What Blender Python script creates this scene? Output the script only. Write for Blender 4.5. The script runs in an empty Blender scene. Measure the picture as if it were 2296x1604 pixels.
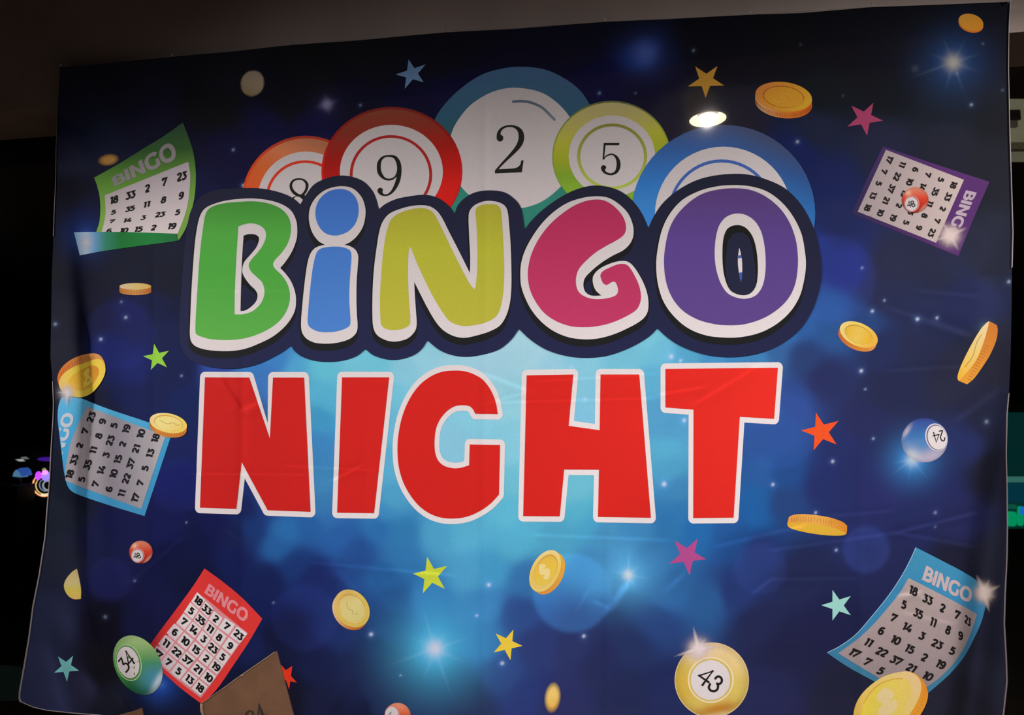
import bpy, bmesh, math, random
import numpy as np
from mathutils import Vector, Matrix
from mathutils.geometry import delaunay_2d_cdt
random.seed(7); rng = np.random.default_rng(7)
SC = bpy.context.scene
# ------------------------------------------------------------------ camera
TH = math.atan(132/1500.); F = 1500.0
CAM = np.array([0, 0, 1.5])
FWD = np.array([0, math.cos(TH), math.sin(TH)]); UP = np.array([0, -math.sin(TH), math.cos(TH)]); RT = np.array([1., 0, 0])
cam = bpy.data.cameras.new('camera'); camo = bpy.data.objects.new('camera', cam); SC.collection.objects.link(camo)
cam.sensor_width = 36; cam.lens = 36*F/2296; cam.clip_start = .02
camo.location = CAM.tolist(); camo.rotation_euler = (math.pi/2+TH, 0, 0)
cam.dof.use_dof = True; cam.dof.focus_distance = 1.5; cam.dof.aperture_fstop = 4.5
SC.camera = camo
# ------------------------------------------------------------------ world, exposure
w = bpy.data.worlds.new('night'); SC.world = w; w.use_nodes = True
w.node_tree.nodes['Background'].inputs[0].default_value = (.010, .009, .010, 1); w.node_tree.nodes['Background'].inputs[1].default_value = 1
SC.view_settings.view_transform = 'Standard'; SC.view_settings.look = 'None'
SC.view_settings.exposure = 0; SC.view_settings.gamma = 1; SC.view_settings.use_curve_mapping = False
# ------------------------------------------------------------------ the banner's plane (vertical, turned a little)
N = np.array([-1, -8.337, 0]); N /= np.linalg.norm(N)
U = np.array([8.337, -1, 0]); U /= np.linalg.norm(U)
P0 = np.array([0, 1.5, 1.5])
GLASS = .36
# ------------------------------------------------------------------ lamps: recessed downlight + three unseen side spots added as fill
TINT = np.array([1.06, .97, .965]); LG = .95/.80
KEY = np.array([.396, -.034, 2.5])
LIGHTS = [  # location, direction, half angle, watts, radius
    (KEY + np.array([0, 0, -.006]), (0, 0, -1), 80, 190., .0025),
    (np.array([-3., 0, 2.48]), (.89, .34, -.32), 25, 124.7, .08),
    (np.array([2., .5, 2.48]), (-.75, .54, -.39), 25, 98.2, .08),
    (np.array([-2.5, .5, 2.48]), (.85, .31, -.43), 25, 207.7, .08)]
for i, (L, D, half, W, rad) in enumerate(LIGHTS):
    l = bpy.data.lights.new('key_fill_spot', 'SPOT'); l.energy = W*LG; l.color = TINT/TINT.max(); l.energy *= TINT.max()
    l.spot_size = math.radians(2*half); l.spot_blend = 1; l.shadow_soft_size = rad
    o = bpy.data.objects.new('key_fill_spot', l); SC.collection.objects.link(o); o.location = L.tolist()
    o.rotation_euler = Vector(D).to_track_quat('-Z', 'Y').to_euler()

def E_at(x, y):   # lamplight falling on the banner at photo position (x,y): tells a dye's colour from its lit look
    P = pts(np.atleast_1d(np.asarray(x, float)), np.atleast_1d(np.asarray(y, float)), 0)
    e = np.full(len(P), .035)
    for L, D, half, W, r_ in LIGHTS:
        D = np.array(D)/np.linalg.norm(D); v = P-L; r = np.linalg.norm(v, axis=1); v /= r[:, None]
        ch = math.cos(math.radians(half)); m = np.clip((v@D-ch)/(1-ch), 0, 1); m = m*m*(3-2*m)
        e += W*np.clip(-(v@N), 0, None)*m/(4*math.pi**2*r*r)
    return e

# ------------------------------------------------------------------ helpers
def rays(x, y): return FWD + np.outer((x-1148)/F, RT) + np.outer((802-y)/F, UP)
def pts(x, y, off=0):
    x = np.atleast_1d(np.asarray(x, float)); y = np.atleast_1d(np.asarray(y, float))
    d = rays(x, y); t = ((P0-CAM)@N + off)/(d@N); return CAM + d*t[:, None]
def at(x, y, depth):
    r = rays(np.array([float(x)]), np.array([float(y)]))[0]; return CAM + r*(depth/r[1])
def lin(c):
    c = np.asarray(c, float)/255.; return np.where(c <= .04045, c/12.92, ((c+.055)/1.055)**2.4)
def gauss(d, s): return np.exp(-.5*(d/s)**2)
def interp_path(y, path):
    p = np.array(path, float); return np.interp(y, p[:, 0], p[:, 1])
LF = [(0, 140), (300, 150), (480, 162), (560, 167), (700, 182), (900, 196), (1100, 184), (1250, 184), (1350, 198), (1450, 225), (1530, 262), (1604, 300), (1700, 340)]
RF = [(0, 2330), (420, 2290), (480, 2243), (620, 2212), (760, 2250), (880, 2262), (960, 2248), (1050, 2226), (1150, 2205), (1300, 2186), (1450, 2172), (1604, 2150), (1700, 2140)]
CREASE = [((500, 850), (545, 920), 7, .9), ((545, 920), (575, 905), 7, .8), ((1090, 840), (1178, 874), 5, .8), ((1200, 856), (1470, 838), 3, .5),
          ((1115, 903), (1470, 893), 3, .5), ((1480, 884), (1580, 868), 4, .6), ((1090, 905), (1172, 882), 3, .5),
          ((1990, 690), (2075, 718), 5, .7), ((2075, 718), (2170, 750), 7, 1.3), ((1990, 832), (2150, 822), 4, .7), ((2060, 652), (2190, 664), 5, .7),
          ((755, 1280), (795, 1322), 8, 1.2), ((838, 1308), (858, 1345), 4, .8), ((700, 1262), (1010, 1290), 4, .6), ((1300, 1360), (1318, 1325), 4, .9),
          ((1333, 1350), (1362, 1363), 4, 1.0), ((1365, 1370), (1405, 1310), 8, 1.6), ((1200, 1200), (1500, 1212), 4, .5), ((1730, 1235), (2010, 1195), 4, .6),
          ((2010, 1195), (2190, 1150), 4, .9), ((2010, 1195), (2190, 1228), 4, .9), ((1690, 1330), (1730, 1300), 5, .8), ((1860, 1158), (2000, 1146), 4, .6),
          ((1730, 1300), (1920, 1298), 4, .5), ((500, 1185), (540, 1215), 4, .6), ((300, 1300), (410, 1205), 5, .5), ((640, 1045), (830, 1055), 3, .4),
          ((740, 1080), (810, 1045), 4, .6), ((430, 650), (640, 655), 3, .3), ((830, 855), (900, 856), 3, .3), ((420, 1063), (690, 1065), 3, .35),
          ((2020, 1335), (2060, 1328), 5, 1.2), ((2040, 1320), (2075, 1345), 5, .9), ((2030, 1375), (2130, 1398), 5, .6), ((1560, 905), (1700, 820), 6, .5),
          ((1610, 1225), (1800, 1180), 5, .6), ((2150, 940), (2230, 880), 9, .8), ((1500, 1320), (1530, 1290), 6, .7)]
def relief(x, y):   # folds of the hanging cloth, metres towards the room
    x = np.asarray(x, float); y = np.asarray(y, float)
    lo = np.clip((y-250)/900., 0, 1)
    xl = interp_path(y, LF); xr = interp_path(y, RF)
    z = .034*np.clip((y-400)/350, 0, 1)*(1/(1+np.exp((x-xl)/10.)))
    z += .010*gauss(x-xl-40, 22)*np.clip((y-600)/400, 0, 1)
    z += -.060*np.clip((y-430)/500, 0, 1)*(1/(1+np.exp(-(x-xr)/9.5)))
    z += .020*gauss(x-xr-32, 20)*np.clip((y-900)/250, 0, 1)
    z += .010*gauss(x-150-(y-1400)*.35, 20)*np.clip((y-1380)/120, 0, 1)
    z += -.008*gauss(x-105-(y-1400)*.3, 16)*np.clip((y-1360)/120, 0, 1)
    z += .010*np.sin(x/210.+.8)*lo + .004*np.sin(x/74.+y/500.)*lo**2
    for xc, am, y0 in ((543, .0016, 750), (820, .0010, 900), (1083, .0012, 800), (1362, .0014, 1100), (1640, .001, 800), (1930, .001, 700), (345, .001, 500), (1088, .001, 150)):
        z += -am*gauss(x-xc, 7.)*np.clip((y-y0)/150, 0, 1)
    for xc, am in ((1155, .005), (1235, -.003), (985, .003), (900, -.003), (1330, .004), (1460, -.003), (600, .003), (700, -.003), (450, .004)):
        z += am*gauss(x-xc-(y-1200)*.03, 26)*np.clip((y-1120)/120, 0, 1)
    for (a, b, s, am) in CREASE:
        ax, ay = a; bx, by = b; L = math.hypot(bx-ax, by-ay); tx, ty = (bx-ax)/L, (by-ay)/L
        m = (np.abs(x-ax-(bx-ax)/2) < L+60) & (np.abs(y-ay-(by-ay)/2) < L+60)
        if not m.any(): continue
        al = (x-ax)*tx+(y-ay)*ty; ac = -(x-ax)*ty+(y-ay)*tx
        z += np.where(m, .0016*am*(s/5)*np.tanh(ac/s*1.6)*gauss(ac, s*2.2)*np.clip(np.minimum(al, L-al)/25+.6, 0, 1)*((al > -15) & (al < L+15)), 0)
    return z
def on_cloth(x, y, lay=0): return pts(x, y, relief(x, y)+.00013*lay)

ROOTLOC = pts(1148, 1700, 0)[0]
def mesh_obj(name, V, Fc, mat, parent=None, cols=None, smooth=True, loc=None):
    me = bpy.data.meshes.new(name); V = np.asarray(V, float)
    if loc is not None: V = V-np.asarray(loc)
    Fc = [list(map(int, f)) for f in Fc] if not isinstance(Fc, np.ndarray) else Fc
    if isinstance(Fc, np.ndarray):
        k = Fc.shape[1]; me.vertices.add(len(V)); me.vertices.foreach_set('co', V.ravel())
        me.loops.add(Fc.size); me.loops.foreach_set('vertex_index', Fc.ravel().astype(np.int32))
        me.polygons.add(len(Fc)); me.polygons.foreach_set('loop_start', np.arange(0, Fc.size, k, dtype=np.int32)); me.update(calc_edges=True)
    else: me.from_pydata(V.tolist(), [], Fc); me.update()
    me.polygons.foreach_set('use_smooth', [smooth]*len(me.polygons))
    if cols is not None:
        a = me.color_attributes.new('dye', 'FLOAT_COLOR', 'POINT'); a.data.foreach_set('color', np.asarray(cols, float).ravel())
    me.materials.append(mat)
    o = bpy.data.objects.new(name, me); SC.collection.objects.link(o)
    if loc is not None: o.location = tuple(loc)
    if parent is not None:
        o.parent = parent
        o.location = (0, 0, 0) if loc is None or np.allclose(loc, parent.location) else tuple(Vector(loc)-parent.location)
    return o
def empty(name, loc, label=None, cat=None, group=None):
    o = bpy.data.objects.new(name, None); SC.collection.objects.link(o); o.location = tuple(loc); o.empty_display_size = .05
    tag(o, label, cat, group); return o
def tag(o, label=None, cat=None, group=None, kind=None):
    if label: o['label'] = label
    if cat: o['category'] = cat
    if group: o['group'] = group
    if kind: o['kind'] = kind
    return o
def material(name, color, rough=.7, metal=0, spec=.3, noise=None, bump=None, emit=None, estr=0):
    m = bpy.data.materials.new(name); m.use_nodes = True; nt = m.node_tree; b = nt.nodes['Principled BSDF']
    b.inputs['Base Color'].default_value = (*color, 1); b.inputs['Roughness'].default_value = rough; b.inputs['Metallic'].default_value = metal
    b.inputs['Specular IOR Level'].default_value = spec
    if noise:
        tc = nt.nodes.new('ShaderNodeTexCoord'); n = nt.nodes.new('ShaderNodeTexNoise'); n.inputs['Scale'].default_value = noise[0]; n.inputs['Detail'].default_value = 6
        r = nt.nodes.new('ShaderNodeValToRGB'); r.color_ramp.elements[0].color = (*[c*(1-noise[1]) for c in color], 1); r.color_ramp.elements[1].color = (*[c*(1+noise[1]) for c in color], 1)
        r.color_ramp.elements[0].position = .3; r.color_ramp.elements[1].position = .7
        nt.links.new(tc.outputs['Object'], n.inputs['Vector']); nt.links.new(n.outputs['Fac'], r.inputs['Fac']); nt.links.new(r.outputs['Color'], b.inputs['Base Color'])
        if bump:
            bp = nt.nodes.new('ShaderNodeBump'); bp.inputs['Strength'].default_value = bump; bp.inputs['Distance'].default_value = .002
            nt.links.new(n.outputs['Fac'], bp.inputs['Height']); nt.links.new(bp.outputs['Normal'], b.inputs['Normal'])
    if emit: b.inputs['Emission Color'].default_value = (*emit, 1); b.inputs['Emission Strength'].default_value = estr
    return m
def cloth_material():
    m = bpy.data.materials.new('dyed_polyester'); m.use_nodes = True; nt = m.node_tree; b = nt.nodes['Principled BSDF']
    a = nt.nodes.new('ShaderNodeAttribute'); a.attribute_name = 'dye'
    tc = nt.nodes.new('ShaderNodeTexCoord')
    n1 = nt.nodes.new('ShaderNodeTexNoise'); n1.inputs['Scale'].default_value = 420; n1.inputs['Detail'].default_value = 3
    r = nt.nodes.new('ShaderNodeMapRange'); r.inputs['To Min'].default_value = .86; r.inputs['To Max'].default_value = 1.14
    mx = nt.nodes.new('ShaderNodeVectorMath'); mx.operation = 'SCALE'
    nt.links.new(tc.outputs['Object'], n1.inputs['Vector']); nt.links.new(n1.outputs['Fac'], r.inputs['Value'])
    nt.links.new(a.outputs['Color'], mx.inputs[0]); nt.links.new(r.outputs['Result'], mx.inputs['Scale']); nt.links.new(mx.outputs['Vector'], b.inputs['Base Color'])
    bp = nt.nodes.new('ShaderNodeBump'); bp.inputs['Strength'].default_value = .12; bp.inputs['Distance'].default_value = .0006
    nt.links.new(n1.outputs['Fac'], bp.inputs['Height']); nt.links.new(bp.outputs['Normal'], b.inputs['Normal'])
    b.inputs['Roughness'].default_value = .8; b.inputs['Specular IOR Level'].default_value = .12
    nt.links.new(a.outputs['Alpha'], b.inputs['Alpha'])
    return m
DYE = cloth_material()
WHITE = np.array([.745, .70, .715])

def closed(pl, seg=7):
    """closed Catmull-Rom outline; a third entry marks a sharp corner"""
    P = [np.array(p[:2], float) for p in pl]; K = [len(p) > 2 for p in pl]; n = len(P); out = []
    for i in range(n):
        a, b = P[i], P[(i+1) % n]
        ka, kb = K[i], K[(i+1) % n]
        if ka and kb: out.append(a); continue
        d = np.linalg.norm(b-a)+1e-9
        pa, nb = P[i-1], P[(i+2) % n]
        ma = (b-a) if ka else (b-pa)*d/(np.linalg.norm(b-a)+np.linalg.norm(a-pa)+1e-9)
        mb = (b-a) if kb else (nb-a)*d/(np.linalg.norm(nb-b)+np.linalg.norm(b-a)+1e-9)
        for k in range(seg):
            t = k/seg; t2 = t*t; t3 = t2*t
            out.append((2*t3-3*t2+1)*a+(t3-2*t2+t)*ma+(-2*t3+3*t2)*b+(t3-t2)*mb)
    return np.array(out)
def Z(ox, oy, s, pl, seg=7, corner=False):   # outline measured in an enlarged view with origin (ox,oy) and scale s
    q = [((p[0])/s+ox, (p[1])/s+oy) + ((1,) if (corner or len(p) > 2) else ()) for p in pl]
    return closed(q, seg)
def ell(cx, cy, rx, ry, rot=0, n=56):
    t = np.linspace(0, 2*math.pi, n, endpoint=False); c, s = math.cos(math.radians(rot)), math.sin(math.radians(rot))
    x, y = rx*np.cos(t), ry*np.sin(t); return np.c_[cx+x*c-y*s, cy+x*s+y*c]
def stroke(pl, wd, loop=False, smooth=True, seg=5):
    """thick line; returns one group of contours"""
    P = np.array(pl, float)
    if smooth and len(P) > 2:
        if loop: P = closed([tuple(p) for p in P], seg)
        else:
            Q = closed([tuple(P[0])+(1,)]+[tuple(p) for p in P[1:-1]]+[tuple(P[-1])+(1,)], seg); P = Q[:seg*(len(P)-1)+1]
            P = np.vstack([P, [pl[-1]]]) if np.linalg.norm(P[-1]-np.array(pl[-1])) > 1e-6 else P
    n = len(P)
    if loop: T = np.roll(P, -1, 0)-np.roll(P, 1, 0)
    else: T = np.gradient(P, axis=0)
    T /= np.linalg.norm(T, axis=1)[:, None]+1e-9; Nn = np.c_[-T[:, 1], T[:, 0]]*wd/2
    if loop: return [P+Nn*_or(P), P-Nn*_or(P)]
    return [np.vstack([P+Nn, (P-Nn)[::-1]])]
def sharp(pl, wd):   # polyline with mitred corners
    P = np.array(pl, float); L = []; R = []
    for i in range(len(P)):
        a = P[i]-P[i-1] if i else P[1]-P[0]; b = P[i+1]-P[i] if i < len(P)-1 else P[i]-P[i-1]
        a = a/np.linalg.norm(a); b = b/np.linalg.norm(b); t = a+b
        t = t/np.linalg.norm(t) if np.linalg.norm(t) > .2 else a
        n = np.array([-t[1], t[0]]); k = 1/max(.62, n@np.array([-a[1], a[0]])); L.append(P[i]+n*k*wd/2); R.append(P[i]-n*k*wd/2)
    return [np.array(L+R[::-1])]
def _or(P):
    A = .5*np.sum(P[:, 0]*np.roll(P[:, 1], -1)-np.roll(P[:, 0], -1)*P[:, 1]); return -1 if A > 0 else 1
def grow(P, rx, ry):
    """outline pushed outwards: rounded outer corners, mitred inner ones"""
    Q = P/[rx, ry]; n = len(Q); o = -_or(Q); out = []
    for i in range(n):
        a = Q[i]-Q[i-1]; b = Q[(i+1) % n]-Q[i]; a /= np.linalg.norm(a); b /= np.linalg.norm(b)
        na = np.array([a[1], -a[0]])*o; nb_ = np.array([b[1], -b[0]])*o; turn = (a[0]*b[1]-a[1]*b[0])*o
        if turn > .02:
            t0 = math.atan2(na[1], na[0]); d = math.atan2(na[0]*nb_[1]-na[1]*nb_[0], na@nb_); k = max(2, int(abs(d)/.22)+1)
            out += [Q[i]+[math.cos(t0+d*j/(k-1)), math.sin(t0+d*j/(k-1))] for j in range(k)]
        else:
            m = na+nb_; out.append(Q[i]+m/max(.15, (m@m)/2))
    return [[np.array(out)*[rx, ry]]]
def inside(c, P):
    """non-zero winding of points c in contour P"""
    w = np.zeros(len(c)); lo, hi = P.min(0), P.max(0)
    idx = np.where((c[:, 0] >= lo[0]) & (c[:, 0] <= hi[0]) & (c[:, 1] >= lo[1]) & (c[:, 1] <= hi[1]))[0]
    if len(idx) == 0: return w != 0
    q = c[idx]; ww = np.zeros(len(q)); Q = np.roll(P, -1, 0)
    for (x0, y0), (x1, y1) in zip(P, Q):
        if y0 == y1: continue
        s = (x1-x0)*(q[:, 1]-y0)-(q[:, 0]-x0)*(y1-y0)
        up = (y0 <= q[:, 1]) & (y1 > q[:, 1]) & (s > 0); dn = (y1 <= q[:, 1]) & (y0 > q[:, 1]) & (s < 0)
        ww += up; ww -= dn
    w[idx] = ww; return w != 0
VC = ((543, 750), (820, 900), (1083, 800), (1362, 1100), (1640, 800), (1930, 700), (345, 500), (1088, 150))
def detail(x, y):   # where the cloth is creased sharply
    m = (np.abs(x-interp_path(y, LF)) < 42) | (np.abs(x-interp_path(y, RF)) < 42)
    for xc, y0 in VC: m |= (np.abs(x-xc) < 17) & (y > y0)
    for (a, b, s_, am) in CREASE:
        ax, ay = a; bx, by = b; L = math.hypot(bx-ax, by-ay); tx, ty = (bx-ax)/L, (by-ay)/L; al = (x-ax)*tx+(y-ay)*ty; ac = -(x-ax)*ty+(y-ay)*tx
        m |= (al > -20) & (al < L+20) & (np.abs(ac) < 5+2.2*s_)
    return m
def tess(groups, grid=9, clip=None, fine=True):
    V = []; Ed = []
    def split(c, mx=6.):
        out = []
        for a, b in zip(c, np.roll(c, -1, 0)):
            k = max(1, int(np.hypot(*(b-a))/mx)); out += [a+(b-a)*j/k for j in range(k)]
        return np.array(out)
    if fine: groups = [[split(np.asarray(c)) for c in g] for g in groups]
    for g in groups:
        for c in g:
            n0 = len(V); m = len(c)
            V.extend(map(tuple, c)); Ed.extend([(n0+i, n0+(i+1) % m) for i in range(m)])
    if clip is not None:
        n0 = len(V); m = len(clip); V.extend(map(tuple, clip)); Ed.extend([(n0+i, n0+(i+1) % m) for i in range(m)])
    A = np.array(V); lo, hi = A.min(0), A.max(0)
    if grid:
        gx, gy = np.meshgrid(np.arange(lo[0]+grid/2, hi[0], grid), np.arange(lo[1]+grid/2, hi[1], grid)); gp = np.c_[gx.ravel(), gy.ravel()]
        ok = np.zeros(len(gp), bool)
        for g in groups: ok |= inside(gp, g[0])
        V.extend(map(tuple, gp[ok]))
    if fine:
        st = 2.7; gx, gy = np.meshgrid(np.arange(lo[0]+st/2, hi[0], st), np.arange(lo[1]+st/2, hi[1], st)); gp = np.c_[gx.ravel(), gy.ravel()]
        gp = gp[detail(gp[:, 0], gp[:, 1])]; ok = np.zeros(len(gp), bool)
        for g in groups: ok |= inside(gp, g[0])
        V.extend(map(tuple, gp[ok]+rng.uniform(-.05, .05, (int(ok.sum()), 2))))
    nb = len(Ed)
    if len(V) > nb:
        B_ = {}
        for v in V[:nb]: B_.setdefault((int(v[0]//3), int(v[1]//3)), []).append(v)
        def clear(p):
            i, j = int(p[0]//3), int(p[1]//3)
            for a in (i-1, i, i+1):
                for b in (j-1, j, j+1):
                    for q in B_.get((a, b), ()):
                        if (q[0]-p[0])**2+(q[1]-p[1])**2 < 4.8: return False
            return True
        V = V[:nb]+[v for v in V[nb:] if clear(v)]
    r = delaunay_2d_cdt([Vector(v) for v in V], Ed, [], 0, 1e-4)
    P = np.array([tuple(v) for v in r[0]]); T = np.array([f for f in r[2] if len(f) == 3])
    c = P[T].mean(1); keep = np.zeros(len(T), bool)
    for g in groups:
        k = inside(c, g[0])
        for h in g[1:]: k &= ~inside(c, h)
        keep |= k
    if clip is not None: keep &= inside(c, clip)
    T = T[keep]; used = np.unique(T); mp = np.full(len(P), -1); mp[used] = np.arange(len(used))
    return P[used], mp[T]

def cap(c): return np.clip(c/np.maximum(1, c.max(-1, keepdims=True)/.88), .001, .9)
def dye(obs, x, y):   # colour seen in the photo under the lamps -> colour of the dye
    return cap(lin(obs)/(E_at(x, y)[:, None]*TINT))
def cloth_normals(x, y):
    e = 1.5; a = pts(x+e, y, relief(x+e, y))-pts(x-e, y, relief(x-e, y)); b = pts(x, y-e, relief(x, y-e))-pts(x, y+e, relief(x, y+e))
    n = np.cross(a, b); n /= np.linalg.norm(n, axis=1)[:, None]; return n*np.where((n@N) < 0, -1, 1)[:, None]
def layer(name, groups, color, lay, parent, grid=9, clip=None, alpha=None, label=None, ref=None):
    P, T = tess(groups, grid if grid else 12, clip, grid != -1)
    # outward facing
    x, y = P[:, 0], P[:, 1]; V = on_cloth(x, y, lay)
    if callable(color): col = color(x, y)
    elif isinstance(color, tuple):
        cx, cy = ref if ref else (x.mean(), y.mean()); col = np.repeat(dye(np.array([color]), cx, cy), len(x), 0)
    else: col = np.repeat(color[None], len(x), 0)
    a = np.ones(len(x)) if alpha is None else alpha(x, y)
    if len(T):
        nz = np.cross(V[T[:, 1]]-V[T[:, 0]], V[T[:, 2]]-V[T[:, 0]])@N; T[nz < 0] = T[nz < 0][:, ::-1]
    o = mesh_obj(name, V, np.ascontiguousarray(T), DYE, parent, np.c_[col, a], loc=ROOTLOC)
    o.data.normals_split_custom_set_from_vertices(cloth_normals(x, y).tolist())
    if label: o['label'] = label
    return o
def grad(stops, fn):   # observed colours along a 0..1 field
    S = np.array([s[0] for s in stops]); Cc = lin(np.array([s[1] for s in stops], float))
    def f(x, y):
        t = fn(x, y); l = np.stack([np.interp(t, S, Cc[:, k]) for k in range(3)], 1)
        return cap(l/(E_at(x, y)[:, None]*TINT))
    return f
def flatgrad(stops, fn, ref):   # same, calibrated at one place
    S = np.array([s[0] for s in stops]); Cc = lin(np.array([s[1] for s in stops], float))/(E_at(*ref)[0]*TINT)
    def f(x, y):
        t = fn(x, y); return cap(np.stack([np.interp(t, S, Cc[:, k]) for k in range(3)], 1))
    return f

# ================================================================== the banner
banner = empty('banner', ROOTLOC, 'large dark blue cloth banner printed BINGO NIGHT, hanging from its top edge', 'banner')
XL = [(-50, 137), (150, 134), (238, 129), (400, 125), (470, 122), (530, 120), (620, 116), (700, 115), (800, 113), (860, 118), (930, 119), (1000, 115), (1080, 111), (1150, 105), (1205, 101), (1290, 88), (1360, 74), (1430, 65), (1500, 53), (1550, 43), (1575, 42), (1700, 42)]
XR = [(-50, 2266), (5, 2265), (60, 2262), (150, 2261), (300, 2264), (420, 2268), (520, 2271), (600, 2269), (700, 2268), (800, 2266), (870, 2263), (930, 2258), (1020, 2256), (1100, 2258), (1180, 2259), (1250, 2258), (1330, 2254), (1400, 2252), (1470, 2256), (1530, 2258), (1604, 2250), (1700, 2240)]
YT = [(100, 152), (137, 150), (200, 145), (387, 127), (520, 116), (652, 101), (800, 91), (995, 73), (1150, 65), (1357, 49), (1500, 43), (1682, 33), (1800, 29), (1955, 16), (2100, 11), (2265, 4), (2300, 3)]
YB = [(42, 1575), (70, 1586), (105, 1594), (160, 1600), (215, 1604), (290, 1612), (420, 1632), (700, 1652), (1148, 1665), (1700, 1672), (2260, 1668)]
def cloth_xy(s, v):
    xt = 137+(2265-137)*s; xb = 42+(2245-42)*s
    yt = interp_path(xt, YT); yb = interp_path(xb, YB); y = yt+(yb-yt)*v
    # keep columns straight-ish while following both side edges
    yl = np.interp(v, [0, 1], [150, 1575]); yr = np.interp(v, [0, 1], [4, 1668])
    x = interp_path(yl, XL)*(1-s)+interp_path(yr, XR)*s
    return x, y
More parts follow.
